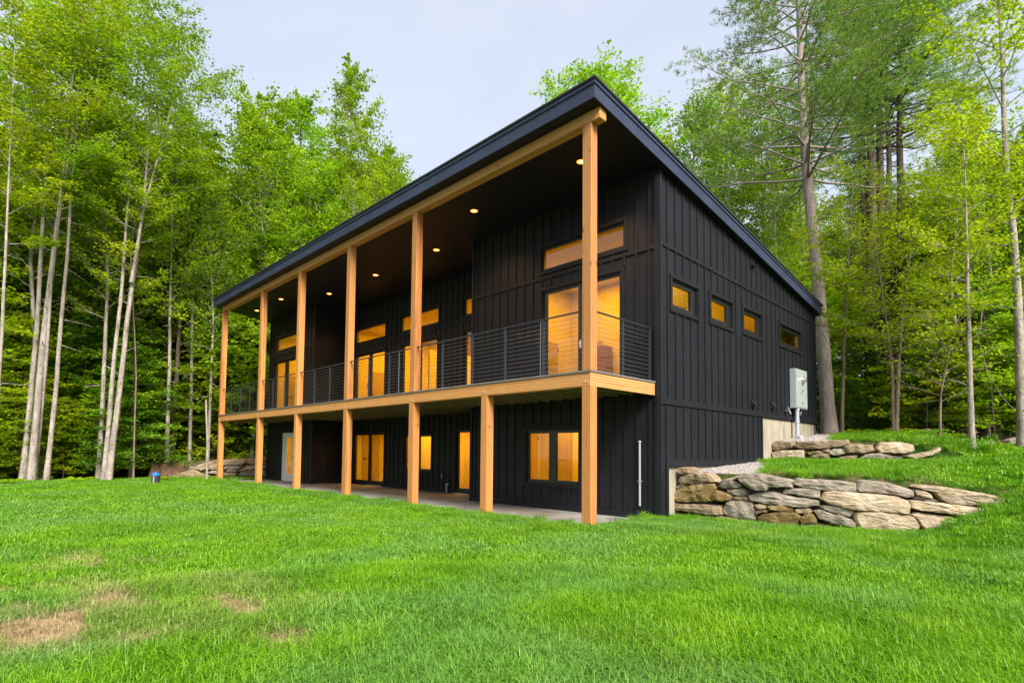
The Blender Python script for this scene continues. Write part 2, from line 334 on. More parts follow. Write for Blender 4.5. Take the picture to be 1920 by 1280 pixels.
def height(x, y):
    x = np.asarray(x, float); y = np.asarray(y, float)
    und = (fbm(x*0.25+9, y*0.25, 3)-0.5)*0.10
    low = -0.09+und*sstep(0.3, 3.5, -y)
    s = np.interp(y, [-2, 1.5, 3, 4.6, 7, 10, 13, 16, 30, 60, 120], [-0.09, 0.0, 0.2, 0.5, 0.85, 1.27, 1.55, 1.78, 2.4, 3.6, 7])
    w2 = sstep(4.3, 5.7, x); lo = low*(1-w2)+s*w2
    ter = np.interp(y, [3, 8.5], [0.84, 1.10]); w1 = sstep(3.4, 5.8, x); te = ter*(1-w1)+s*w1
    up = np.interp(y, [8.5, 12.5, 14, 30, 60, 120], [1.60, 1.93, 1.98, 2.2, 3.0, 6]); w3 = sstep(2.6, 4.7, x); u = up*(1-w3)+s*w3
    h = np.where((y > pathy(LP, x)+0.22) & (x < 5.7), te, lo)
    h = np.where((y > pathy(UP, x)+0.2) & (x < 4.6), u, h)
    # left of the house
    yl = pathy(XP, x)+0.25
    lw = np.interp(y-yl, [0, 10, 30, 90], [0.55, 1.3, 1.9, 4.0])
    h = np.where((x < -20.7) & (y > yl) & (x > -24.8), lw, h)
    bank = np.clip(y+2.4, 0, 10)*0.05
    fx = np.clip(-24.0-x, 0, 60); h = np.where(x <= -24.8, -0.09-np.minimum(fx*0.05, 1.2)*0.6+np.clip(y+1, 0, 40)*0.045, h)
    # under the house and patio
    h = np.where((x > -20.85) & (x < -0.12) & (y > 0.02) & (y < 12.4), -0.45, h)
    h = np.where((x > -0.12) & (x < 0.16) & (y > 2.3) & (y < 12.4), np.minimum(h, 3), h)
    return h
def lawn_mask(x, y):
    """1 on the lawn, 0 elsewhere"""
    x = np.asarray(x, float); y = np.asarray(y, float); n = (fbm(x*0.7, y*0.7, 11)-0.5)*1.2
    m = (x > -23.6+n+np.clip(-y-3, 0, 20)*-0.05)
    m &= ~((x < -20.75) & (y > pathy(XP, x)-0.05))
    top = np.interp(x, [0, 2.5, 4.5, 7, 14, 30], [13.0, 13.2, 12.8, 12.4, 13, 14])+n*0.8
    m &= ~((x > -0.2) & (y > top))
    m &= ~((x <= 0.1) & (x > -20.95) & (y > 0.0) & ~((x > -0.25) & (y < 2.26)))
    m &= ~((x <= -0.2) & (y > 2))
    # stone walls
    m &= ~((np.abs(y-pathy(LP, x)-0.08) < 0.22) & (x < 4.9) & (x > 0))
    m &= ~((np.abs(y-pathy(UP, x)-0.08) < 0.22) & (x < 3.3) & (x > 0))
    # gravel
    m &= ~gravel_mask(x, y)
    return m
def gravel_mask(x, y):
    a = (y > pathy(LP, x)+0.2) & (x < 1.9-0.36*(y-3.2)) & (y < 8.4) & (x > 0.0)
    c = (y > pathy(UP, x)+0.2) & (x < 1.5-0.18*(y-9)) & (y < 14.2) & (x > -0.1)
    return a | c
def axis(lst):
    out = []
    for a, b_, st in lst: out += list(np.arange(a, b_-1e-6, st))
    return np.array(out+[lst[-1][1]])
gx = axis([(-150, -60, 6), (-60, -27, 1.5), (-27, -20.6, 0.3), (-20.6, -0.5, 0.5), (-0.5, 7, 0.12), (7, 16, 0.5), (16, 60, 3), (60, 150, 9)])
gy = axis([(-110, -30, 5), (-30, -10, 1.0), (-10, -3, 0.2), (-3, 1.0, 0.14), (1.0, 15, 0.12), (15, 30, 0.8), (30, 70, 2.5), (70, 150, 8)])
XX, YY = np.meshgrid(gx, gy); ZZ = height(XX, YY)
nx, ny = len(gx), len(gy)
V = np.stack([XX.ravel(), YY.ravel(), ZZ.ravel()], 1); idx = np.arange(nx*ny).reshape(ny, nx)
F = np.stack([idx[:-1, :-1].ravel(), idx[:-1, 1:].ravel(), idx[1:, 1:].ravel(), idx[1:, :-1].ravel()], 1)
ground = np_mesh('ground', V, F, M['ground'], smooth=False); tag(ground, kind='structure')
a_ = ground.data.attributes.new('litter', 'FLOAT', 'POINT')
lm = lawn_mask(XX, YY).astype(np.float32).ravel()
inn = ((XX > -22) & (XX < 6) & (YY > -2) & (YY < 13)).ravel()
a_.data.foreach_set('value', np.where(inn, 0.35*(1-lm), 1-lm).astype(np.float32))

# ------------------------------------------------------------------ grass (nobody could count it)
rs = np.random.RandomState(5)
def blade_tile(name, size, n, lmin, lmax, wd):
    x = rs.uniform(-size/2, size/2, n); y = rs.uniform(-size/2, size/2, n); L = rs.uniform(lmin, lmax, n); az = rs.uniform(0, 2*np.pi, n)
    lean = rs.uniform(0.2, 1.35, n); wv = wd*rs.uniform(0.7, 1.3, n)
    dx, dy = np.cos(az), np.sin(az); px_, py_ = -dy, dx
    z1 = L*0.55; o1 = L*0.55*lean*0.45; z2 = L*(1-0.42*lean); o2 = L*lean*0.95
    P = lambda off, z, wside: np.stack([x+dx*off+px_*wside, y+dy*off+py_*wside, z-0.01], 1)
    V = np.stack([P(0, 0*L, -wv/2), P(0, 0*L, wv/2), P(o1, z1, wv*0.42), P(o1, z1, -wv*0.42), P(o2, z2, wv*0.06), P(o2, z2, -wv*0.06)], 1).reshape(-1, 3)
    k = np.arange(n)[:, None]*6
    F = np.concatenate([k+np.array([0, 1, 2, 3]), k+np.array([3, 2, 4, 5])])
    o = np_mesh(name, V, F, M['grass']); COL.objects.unlink(o); return o
tiles = [blade_tile('grass_tile', 0.30, 290, 0.05, 0.15, 0.0052) for _ in range(3)]
tiles += [blade_tile('grass_tile', 0.55, 480, 0.045, 0.10, 0.0075) for _ in range(3)]
tiles += [blade_tile('grass_tile', 1.05, 750, 0.05, 0.095, 0.014) for _ in range(3)]
pc = bpy.data.collections.new('grass_tiles')
for i, t_ in enumerate(tiles): t_.name = 'grass_tile_%d' % i; pc.objects.link(t_)
pts = []
def ring(r0, r1, st, v0, half=0.1, band=None):
    g = np.arange(-48, 48, st); X, Y = np.meshgrid(g+CAM[0], g+CAM[1]); X = X.ravel()+rs.uniform(-st/2, st/2, X.size); Y = Y.ravel()+rs.uniform(-st/2, st/2, Y.size)
    dx, dy = X-CAM[0], Y-CAM[1]; D = np.hypot(dx, dy); fx, fy = -math.sin(YAW), math.cos(YAW)
    ca = (dx*fx+dy*fy)/np.maximum(D, 1e-6)
    k = (D >= r0) & (D < r1) & (ca > math.cos(math.radians(54))) & lawn_mask(X, Y)
    if half > 0.12:
        for ox, oy in ((half, half), (half, -half), (-half, half), (-half, -half)): k &= lawn_mask(X+ox, Y+oy) | (X < -21) | (Y > 12)
    if band is not None: k &= band(X, Y)
    X, Y = X[k], Y[k]
    pts.append((X, Y, np.full(len(X), v0)+rs.randint(0, 3, len(X))))
ring(0.6, 6.5, 0.17, 0); ring(6.5, 13, 0.30, 3, 0.22); ring(13, 46, 0.55, 6, 0.42)
edge = lambda X, Y: ((Y < -0.10) & (Y > -0.85) & (X < 0.1) & (X > -21.3)) | ((X > -0.25) & (X < 6) & (Y > 0.5) & (Y < 15) & (np.hypot(X-CAM[0], Y-CAM[1]) >= 6.5))
ring(6.5, 30, 0.20, 0, 0.1, edge)
X = np.concatenate([p[0] for p in pts]); Y = np.concatenate([p[1] for p in pts]); VR = np.concatenate([p[2] for p in pts])
DRY = [(on_, r) for on_, r in [((0.16, -7.1), 0.1)]]
def gpt(px, py, z=-0.1):
    d = RM.T @ np.array([(px-PPX)/FPX, -(py-PPY)/FPX, 1.0]); t = (z-CAM[2])/d[2]; return CAM[0]+t*d[0], CAM[1]+t*d[1]
SPOTS = [(80, 1180, 0.20), (125, 1172, 0.13), (45, 1200, 0.16), (20, 1160, 0.11), (140, 1190, 0.10), (65, 1215, 0.12), (10, 1150, 0.10), (190, 1108, 0.19), (205, 1130, 0.17), (228, 1145, 0.12), (156, 1048, 0.24), (164, 1066, 0.20), (312, 1055, 0.14), (395, 1134, 0.11), (425, 1146, 0.12), (455, 1158, 0.11), (290, 1208, 0.13), (535, 1206, 0.12), (556, 1220, 0.10), (20, 1110, 0.14), (110, 1240, 0.07)]
dry = np.zeros(len(X)); wob = fbm(X*3.1, Y*3.1, 21)
for px_, py_, r in SPOTS:
    cx_, cy_ = gpt(px_, py_); d_ = np.hypot(X-cx_, Y-cy_)/(r*(0.55+0.9*wob)); dry = np.maximum(dry, np.clip(1.9-d_, 0, 1))
patch = sstep(0.50, 0.72, fbm(X*0.8+4, Y*0.8, 31)); left = sstep(3.0, -1.0, X)*sstep(9, 5, np.hypot(X-CAM[0], Y-CAM[1]))
dry = np.clip(dry+0.5*patch*left*rs.uniform(0.3, 1, len(X))+0.10*rs.rand(len(X))*patch, 0, 1)
# worn edges beside the stone walls
dry = np.maximum(dry, 0.5*((np.abs(Y-pathy(LP, X)-0.48) < 0.07) & (X < 5.4) & (X > 1.5)))
blue = sstep(0.46, 0.66, fbm(X*0.9, Y*0.9+7, 41))*0.62*rs.uniform(0.5, 1, len(X))*sstep(6, 1, Y)
e_ = 0.15; hz = height(X, Y); sxx = np.clip((height(X+e_, Y)-height(X-e_, Y))/(2*e_), -0.5, 0.5); syy = np.clip((height(X, Y+e_)-height(X, Y-e_))/(2*e_), -0.5, 0.5)
gd = np.zeros(XX.size); wg = fbm(XX.ravel()*3.1, YY.ravel()*3.1, 21)
for px_, py_, r in SPOTS:
    cx_, cy_ = gpt(px_, py_); gd = np.maximum(gd, np.clip(1.9-np.hypot(XX.ravel()-cx_, YY.ravel()-cy_)/(r*(0.55+0.9*wg)), 0, 1))
q_ = ground.data.attributes.new('dry', 'FLOAT', 'POINT'); q_.data.foreach_set('value', gd.astype(np.float32))
me = bpy.data.meshes.new('grass'); me.vertices.add(len(X)); me.vertices.foreach_set('co', np.stack([X, Y, hz], 1).astype(np.float32).ravel())
def fattr(n_, v_, typ='FLOAT'):
    q = me.attributes.new(n_, typ, 'POINT')
    q.data.foreach_set('vector' if typ == 'FLOAT_VECTOR' else 'value', np.ascontiguousarray(v_).ravel())
fattr('dry', dry.astype(np.float32)); fattr('blue', blue.astype(np.float32)); fattr('variant', VR.astype(np.int32), 'INT')
fattr('size', ((0.42+0.55*fbm(X*0.9, Y*0.9, 51)+0.85*fbm(X*2.7, Y*2.7, 52))*(1-0.45*dry)).astype(np.float32))
fattr('turn', np.stack([np.arctan(syy), -np.arctan(sxx), rs.choice([0, 1.5708, 3.1416, 4.7124], len(X))], 1).astype(np.float32), 'FLOAT_VECTOR')
grass = bpy.data.objects.new('grass', me); COL.objects.link(grass); me.materials.append(M['grass'])
tag(grass, 'bright green mown lawn grass with tan dry patches around the black house', 'grass', kind='stuff')
ng = bpy.data.node_groups.new('grass_scatter', 'GeometryNodeTree')
ng.interface.new_socket('Geometry', in_out='INPUT', socket_type='NodeSocketGeometry'); ng.interface.new_socket('Geometry', in_out='OUTPUT', socket_type='NodeSocketGeometry')
gi = ng.nodes.new('NodeGroupInput'); go = ng.nodes.new('NodeGroupOutput'); ip = ng.nodes.new('GeometryNodeInstanceOnPoints'); ci = ng.nodes.new('GeometryNodeCollectionInfo')
ci.inputs['Collection'].default_value = pc; ci.inputs['Separate Children'].default_value = True; ci.inputs['Reset Children'].default_value = True
ip.inputs['Pick Instance'].default_value = True
def na(nm, typ):
    q = ng.nodes.new('GeometryNodeInputNamedAttribute'); q.data_type = typ; q.inputs['Name'].default_value = nm; return q.outputs['Attribute']
L_ = ng.links.new
L_(gi.outputs[0], ip.inputs['Points']); L_(ci.outputs[0], ip.inputs['Instance']); L_(na('variant', 'INT'), ip.inputs['Instance Index'])
L_(na('turn', 'FLOAT_VECTOR'), ip.inputs['Rotation']); L_(na('size', 'FLOAT'), ip.inputs['Scale']); L_(ip.outputs[0], go.inputs[0])
mod = grass.modifiers.new('scatter', 'NODES'); mod.node_group = ng
print('grass tiles', len(X))

# ------------------------------------------------------------------ gravel strips
def pebbles(name, n, xr, yr, maskf, rmin, rmax, lab):
    r = np.random.RandomState(9); x = r.uniform(*xr, n*4); y = r.uniform(*yr, n*4); k = maskf(x, y); x, y = x[k][:n], y[k][:n]; n = len(x)
    base = np.array([(1,0,0),(0,1,0),(-1,0,0),(0,-1,0),(0,0,1),(0,0,-1)], float); tri = np.array([(0,1,4),(1,2,4),(2,3,4),(3,0,4),(1,0,5),(2,1,5),(3,2,5),(0,3,5)])
    rad = r.uniform(rmin, rmax, n); a = r.uniform(0, 6.28, n); st = r.uniform(0.6, 1.2, (n, 3))
    P = base[None]*st[:, None, :]*rad[:, None, None]; P = P+r.normal(0, 0.2, P.shape)*rad[:, None, None]
    ca, sa = np.cos(a), np.sin(a); Q = P.copy(); Q[:, :, 0] = P[:, :, 0]*ca[:, None]-P[:, :, 1]*sa[:, None]; Q[:, :, 1] = P[:, :, 0]*sa[:, None]+P[:, :, 1]*ca[:, None]
    Q += np.stack([x, y, height(x, y)+rad*r.uniform(0.1, 0.9, n)], 1)[:, None, :]
    F = (np.arange(n)[:, None, None]*6+tri[None]).reshape(-1, 3)
    o = np_mesh(name, Q.reshape(-1, 3), F, M['gravel']); tag(o, lab, 'gravel', kind='stuff'); return o
def sheet(name, x0, x1, y0, y1, st, maskf):
    g1 = np.arange(x0, x1, st); g2 = np.arange(y0, y1, st); bm = MB()
    for a in g1:
        for c_ in g2:
            if maskf(a+st/2, c_+st/2) and maskf(a+st/2, c_):
                z = [float(height(p, q)) for p, q in ((a, c_), (a+st, c_), (a+st, c_+st), (a, c_+st))]
                if max(z)-min(z) < 0.3: bm.quad((a, c_, z[0]+.008), (a+st, c_, z[1]+.008), (a+st, c_+st, z[2]+.008), (a, c_+st, z[3]+.008))
    o = bm.build(name, M['gravel']); tag(o, kind='structure')
gm1 = lambda x, y: gravel_mask(x, y) & (np.asarray(y) < 8.3); gm2 = lambda x, y: gravel_mask(x, y) & (np.asarray(y) > 8.3)
sheet('gravel_bed', 0.12, 1.6, 3.2, 8.4, 0.12, gm1); sheet('gravel_bed', 0.12, 1.6, 8.9, 14, 0.12, gm2)
pebbles('crushed_stone', 5000, (0.1, 1.5), (3.2, 8.4), gm1, 0.012, 0.026, 'pale crushed stone along the foundation above the lower stone wall')
pebbles('crushed_stone', 5000, (0.1, 1.5), (8.7, 14), gm2, 0.014, 0.030, 'pale crushed stone behind the short upper stone wall')

LOWER_STONES = [
("t",[[0.03,0.96],[0.12,0.98],[0.27,0.93],[0.28,0.86],[0.16,0.83],[0.04,0.85]]),
("t",[[-0.01,0.67],[0.08,0.79],[0.34,0.86],[0.69,0.87],[0.84,0.79],[0.9,0.7],[0.67,0.67],[0.34,0.62],[0.04,0.62]]),
("g",[[0.9,0.69],[1.12,0.77],[1.31,0.84],[1.37,0.83],[1.31,0.77],[1.12,0.72],[0.92,0.67]]),
("g",[[-0.04,0.55],[0.02,0.62],[0.18,0.59],[0.13,0.56],[-0.03,0.51]]),
("o",[[-0.13,0.38],[-0.05,0.48],[0.18,0.57],[0.54,0.65],[0.84,0.66],[0.9,0.56],[0.84,0.46],[0.77,0.36],[0.84,0.3],[0.49,0.25],[0.04,0.22],[-0.08,0.26]]),
("t",[[-0.16,0.11],[-0.1,0.18],[0.38,0.21],[1.0,0.23],[1.03,0.05],[0.83,0.01],[0.33,0.03],[-0.08,0.05]]),
("g",[[0.92,0.61],[1.04,0.7],[1.27,0.74],[1.4,0.68],[1.4,0.62],[1.23,0.58],[1.02,0.57]]),
("o",[[0.77,0.38],[0.9,0.53],[1.11,0.48],[1.23,0.43],[1.19,0.35],[1.03,0.31],[0.84,0.32]]),
("g",[[1.1,0.55],[1.4,0.6],[1.5,0.54],[1.49,0.44],[1.4,0.43],[1.23,0.45],[1.11,0.5]]),
("t",[[1.19,0.39],[1.3,0.43],[1.51,0.42],[1.51,0.36],[1.3,0.36]]),
("g",[[1.01,0.14],[1.09,0.3],[1.23,0.35],[1.49,0.35],[1.6,0.33],[1.68,0.18],[1.67,-0.0],[1.45,-0.02],[1.22,-0.01],[1.05,0.05]]),
("t",[[0.77,-0.09],[0.91,0.02],[1.22,-0.01],[1.58,-0.03],[1.81,-0.06],[2.02,-0.11],[1.67,-0.14],[1.3,-0.12],[0.91,-0.13]]),
("g",[[1.32,0.81],[1.4,0.88],[1.68,0.9],[1.96,0.85],[2.19,0.82],[2.38,0.78],[2.32,0.72],[2.34,0.66],[1.94,0.64],[1.89,0.57],[1.68,0.57],[1.53,0.63],[1.4,0.72]]),
("g",[[1.52,0.46],[1.75,0.53],[1.99,0.57],[2.25,0.5],[2.6,0.46],[2.78,0.42],[2.77,0.34],[2.5,0.29],[2.19,0.3],[1.76,0.33],[1.55,0.37]]),
("g",[[2.16,0.55],[2.21,0.63],[2.48,0.65],[2.8,0.64],[2.78,0.48],[2.6,0.48],[2.35,0.53],[2.17,0.53]]),
("g",[[2.32,0.72],[2.4,0.83],[2.73,0.81],[3.12,0.8],[3.36,0.77],[3.37,0.62],[3.12,0.6],[2.82,0.62],[2.51,0.66]]),
("t",[[1.65,0.28],[1.74,0.31],[1.87,0.3],[1.88,0.23],[1.72,0.2]]),
("t",[[1.67,0.16],[1.78,0.2],[1.94,0.2],[1.88,0.16],[1.69,0.11]]),
("o",[[1.88,0.27],[1.96,0.31],[2.15,0.31],[2.33,0.26],[2.33,0.21],[2.15,0.19],[1.95,0.21]]),
("o",[[1.7,0.05],[1.81,0.14],[2.15,0.19],[2.39,0.19],[2.47,0.11],[2.42,-0.05],[2.34,-0.13],[2.1,-0.09],[1.81,-0.05],[1.7,-0.0]]),
("t",[[2.36,0.23],[2.42,0.27],[2.6,0.28],[2.67,0.23],[2.62,0.19],[2.41,0.18]]),
("o",[[2.44,0.07],[2.53,0.17],[2.66,0.2],[2.73,0.11],[2.73,0.02],[2.56,-0.01],[2.47,0.0]]),
("t",[[2.42,-0.05],[2.48,0.01],[2.68,0.01],[2.93,-0.01],[3.13,-0.08],[3.03,-0.11],[2.73,-0.1],[2.47,-0.1]]),
("g",[[2.67,0.24],[2.78,0.27],[3.03,0.18],[3.11,0.18],[3.27,0.12],[3.34,0.04],[3.33,-0.03],[3.11,-0.0],[2.93,0.04],[2.76,0.1]]),
("g",[[2.73,0.34],[2.9,0.36],[3.08,0.33],[3.32,0.29],[3.32,0.23],[3.26,0.16],[3.08,0.18],[2.84,0.27]]),
("l",[[2.78,0.46],[2.85,0.59],[2.98,0.61],[3.36,0.6],[3.99,0.55],[4.2,0.47],[4.24,0.37],[4.22,0.24],[3.98,0.25],[3.59,0.28],[3.36,0.28],[3.12,0.33],[2.97,0.36]]),
("g",[[3.38,0.67],[3.45,0.81],[3.54,0.82],[3.84,0.8],[4.13,0.72],[4.33,0.64],[4.34,0.55],[4.22,0.52],[3.91,0.58],[3.6,0.6],[3.4,0.62]]),
("l",[[3.33,0.24],[3.5,0.28],[3.97,0.26],[4.21,0.22],[4.31,0.18],[4.41,0.02],[4.39,-0.03],[4.05,-0.07],[3.66,-0.07],[3.4,-0.03],[3.34,0.12]]),
("t",[[3.18,-0.06],[3.43,-0.03],[3.59,-0.06],[3.55,-0.11],[3.3,-0.11],[3.22,-0.09]]),
("l",[[4.34,0.72],[4.43,0.76],[4.68,0.74],[5.11,0.68],[5.54,0.6],[5.67,0.54],[5.7,0.49],[5.53,0.41],[5.25,0.42],[4.89,0.42],[4.74,0.5],[4.59,0.64],[4.38,0.69]]),
("l",[[4.22,0.36],[4.24,0.47],[4.31,0.48],[4.74,0.45],[5.24,0.39],[5.46,0.34],[5.33,0.25],[5.1,0.22],[4.74,0.27],[4.37,0.31]]),
("l",[[4.32,0.66],[4.47,0.67],[4.58,0.59],[4.6,0.52],[4.46,0.54],[4.35,0.58]]),
("g",[[4.31,0.52],[4.38,0.57],[4.58,0.54],[4.73,0.48],[4.61,0.45],[4.4,0.49]]),
("l",[[4.26,0.23],[4.37,0.27],[4.66,0.24],[4.95,0.2],[5.24,0.18],[5.16,0.08],[4.8,0.0],[4.45,-0.01],[4.41,0.04],[4.37,0.14]]),
("g",[[5.36,0.37],[5.44,0.39],[5.61,0.37],[5.6,0.34],[5.46,0.34]])]
UPPER_STONES = [
("t",[[-0.04,1.54],[0.07,1.67],[0.53,1.62],[0.55,1.46],[0.15,1.39],[-0.04,1.39]]),
("t",[[0.53,1.52],[0.74,1.62],[1.91,1.68],[1.95,1.59],[1.79,1.49],[1.37,1.44],[0.79,1.42]]),
("l",[[-0.03,1.32],[0.15,1.38],[0.86,1.4],[0.88,1.17],[0.47,1.12],[0.01,1.13]]),
("o",[[0.91,1.33],[1.23,1.38],[1.32,1.36],[0.99,1.25]]),
("t",[[0.99,1.22],[1.23,1.35],[1.48,1.31],[1.48,1.19],[1.13,1.19]]),
("t",[[1.3,1.38],[1.48,1.43],[1.48,1.33]]),
("g",[[1.48,1.38],[1.59,1.44],[1.84,1.44],[1.86,1.31],[1.63,1.25],[1.49,1.28]]),
("t",[[1.79,1.49],[1.95,1.58],[2.48,1.54],[2.52,1.39],[2.25,1.32],[1.88,1.32]]),
("t",[[1.7,1.21],[1.9,1.25],[2.12,1.27],[2.09,1.16],[1.76,1.16]]),
("l",[[2.57,1.44],[2.64,1.61],[3.14,1.62],[3.44,1.55],[3.48,1.4],[3.22,1.33],[2.65,1.34]]),
("g",[[2.18,1.19],[2.3,1.3],[2.65,1.33],[2.92,1.26],[3.18,1.23],[3.09,1.17]]),
("l",[[3.16,1.26],[3.65,1.33],[4.1,1.43],[4.18,1.51],[4.2,1.41],[3.87,1.27],[3.42,1.2]])]
LEFT_STONES = [
("t",[[2.44,0.34],[2.66,0.52],[3.38,0.73],[3.64,0.76],[3.65,0.28],[2.96,0.28],[2.76,0.22]]),
("t",[[1.37,-0.12],[1.88,0.12],[2.27,0.28],[2.52,0.31],[2.82,0.09],[3.11,0.02],[3.2,-0.07],[2.4,-0.1]]),
("g",[[2.25,0.31],[2.29,0.44],[2.55,0.44],[2.47,0.31]]),
("g",[[3.05,0.12],[3.25,0.25],[3.65,0.28],[3.66,0.08],[3.44,0.07]]),
("t",[[3.73,0.5],[3.71,0.76],[4.24,0.8],[4.78,0.79],[4.76,0.61],[4.63,0.51],[4.12,0.49]]),
("t",[[4.79,0.64],[4.88,0.79],[5.65,0.81],[5.7,0.55],[5.08,0.53]]),
("g",[[3.75,0.31],[3.79,0.44],[4.28,0.48],[4.64,0.45],[4.42,0.31],[3.98,0.3]]),
("t",[[4.42,0.22],[4.83,0.46],[5.66,0.52],[5.71,0.36],[5.09,0.29],[4.64,0.22]]),
("g",[[3.86,0.25],[4.04,0.31],[4.36,0.25],[4.39,0.18],[4.14,0.15],[3.89,0.18]]),
("t",[[3.69,-0.01],[3.78,0.12],[4.26,0.14],[4.43,0.06],[4.27,-0.03]]),
("g",[[4.43,0.02],[4.58,0.19],[5.09,0.27],[5.67,0.29],[5.73,0.0],[4.78,-0.02]]),
("t",[[4.18,-0.11],[4.4,-0.04],[4.65,-0.04],[4.46,-0.11]])]

# ------------------------------------------------------------------ dry-stone walls
def stone_wall(name, label, path, stones, thick=0.42, group=None):
    root = empty(name, (path[0][0], path[0][1], 0)); tag(root, label, 'retaining wall')
    P = np.array(path, float); seg = np.linalg.norm(np.diff(P, axis=0), axis=1); S = np.r_[0, np.cumsum(seg)]
    def w(s, z, n):   # n = outward from the wall (towards the camera side)
        i = int(np.clip(np.searchsorted(S, s)-1, 0, len(seg)-1)); t = (s-S[i])/seg[i]; e = (P[i+1]-P[i])/seg[i]
        def nr(j):
            j = int(np.clip(j, 0, len(seg)-1)); q = (P[j+1]-P[j])/seg[j]; return np.array([q[1], -q[0]])
        tt = min(max(t, 0), 1)
        nn = nr(i)*(1-abs(tt-0.5))+(nr(i+1) if tt > 0.5 else nr(i-1))*abs(tt-0.5); nn /= np.linalg.norm(nn)
        p = P[i]+e*(t*seg[i])+nn*n
        return (p[0], p[1], z)
    r = random.Random(len(stones))
    for kind, poly in stones:
        pts = []
        n = len(poly)
        cx = sum(p[0] for p in poly)/n; cz = sum(p[1] for p in poly)/n
        for i in range(n):
            a, b_ = poly[i], poly[(i+1) % n]; L = math.hypot(b_[0]-a[0], b_[1]-a[1]); k = max(1, int(L/0.07))
            for j in range(k):
                t = j/k; jx = r.uniform(-.006, .006) if j else 0; jz = r.uniform(-.006, .006) if j else 0
                pts.append((a[0]+(b_[0]-a[0])*t+jx, a[1]+(b_[1]-a[1])*t+jz))
        m_ = len(pts); wd = max(p[0] for p in pts)-min(p[0] for p in pts); ht = max(p[1] for p in pts)-min(p[1] for p in pts)
        bul = min(0.085, 0.22*min(wd, ht)+0.015); dep = thick+r.uniform(-.06, .06)
        off = r.uniform(-0.03, 0.04); tilt = r.uniform(-0.12, 0.12)
        rings = [(1.0, -dep), (1.02, -dep*0.35), (1.025, off-0.02), (0.995, off+bul*0.40), (0.94, off+bul*0.85), (0.72, off+bul), (0.38, off+bul*1.06)]
        v = []; f = []; ph = [r.uniform(0, 6.28) for _ in range(4)]
        for ri, (sc, dn) in enumerate(rings):
            for k, p in enumerate(pts):
                s_, z_ = cx+(p[0]-cx)*sc, cz+(p[1]-cz)*sc
                nz = 0.018*math.sin(9*s_+ph[0])*math.cos(13*z_+ph[1])+0.010*math.sin(27*s_+ph[2]+11*z_)+r.uniform(-.004, .004)
                v.append(w(s_, z_, dn+(nz if ri > 1 else 0)+(z_-cz)*tilt*(ri > 2)-0.04*max(0, z_-cz)))
        for ri in range(len(rings)-1):
            for k in range(m_):
                a = ri*m_+k; b_ = ri*m_+(k+1) % m_; f.append((a, b_, b_+m_, a+m_))
        c0 = len(v); v.append(w(cx, cz, off+bul*1.08)); last = (len(rings)-1)*m_
        for k in range(m_): f.append((last+k, last+(k+1) % m_, c0))
        f.append(tuple(range(m_-1, -1, -1)))
        mb = MB(); mb.add(v, f); mb.v = [(a-path[0][0], b2-path[0][1], c_) for a, b2, c_ in mb.v]
        o = mb.build('stone', M['stone_'+kind], root)
        bm = bmesh.new(); bm.from_mesh(o.data); bmesh.ops.recalc_face_normals(bm, faces=bm.faces); bm.to_mesh(o.data); bm.free()
    # packed earth core seen in the gaps
    mb = MB()
    smax = max(max(p[0] for p in s[1]) for s in stones); smin = max(0.0, min(min(p[0] for p in s[1]) for s in stones))
    N = 40
    tops = []
    for i in range(N+1):
        s_ = smin+(smax-smin)*i/N; zs = []; lo = 9; hi = -9
        for _, poly in stones:
            xs = [p[0] for p in poly]
            if min(xs)-0.05 <= s_ <= max(xs)+0.05: lo = min(lo, min(p[1] for p in poly)); hi = max(hi, max(p[1] for p in poly)-0.12)
        tops.append((s_, lo-0.15, max(hi-0.04, lo-0.1)))
    for a, b_ in zip(tops, tops[1:]):
        if a[1] > 5 or b_[1] > 5: continue
        mb.hexa([w(a[0], a[1], -0.16), w(b_[0], b_[1], -0.16), w(b_[0], b_[1], -0.40), w(a[0], a[1], -0.40), w(a[0], a[2], -0.16), w(b_[0], b_[2], -0.16), w(b_[0], b_[2], -0.40), w(a[0], a[2], -0.40)])
    mb.v = [(x-path[0][0], y-path[0][1], z) for x, y, z in mb.v]
    mb.build('earth_fill', M['bark_dark'], root)
    return root
stone_wall('stone_wall', 'long lower dry stone retaining wall of flat boulders below the grass terrace', LP, LOWER_STONES)
stone_wall('stone_wall', 'short upper dry stone retaining wall below the crushed stone and meter box', UP, UPPER_STONES, 0.36)
stone_wall('stone_wall', 'far stone retaining wall with a sandy boulder mound behind the leftmost cedar posts', XP, LEFT_STONES, 0.5)

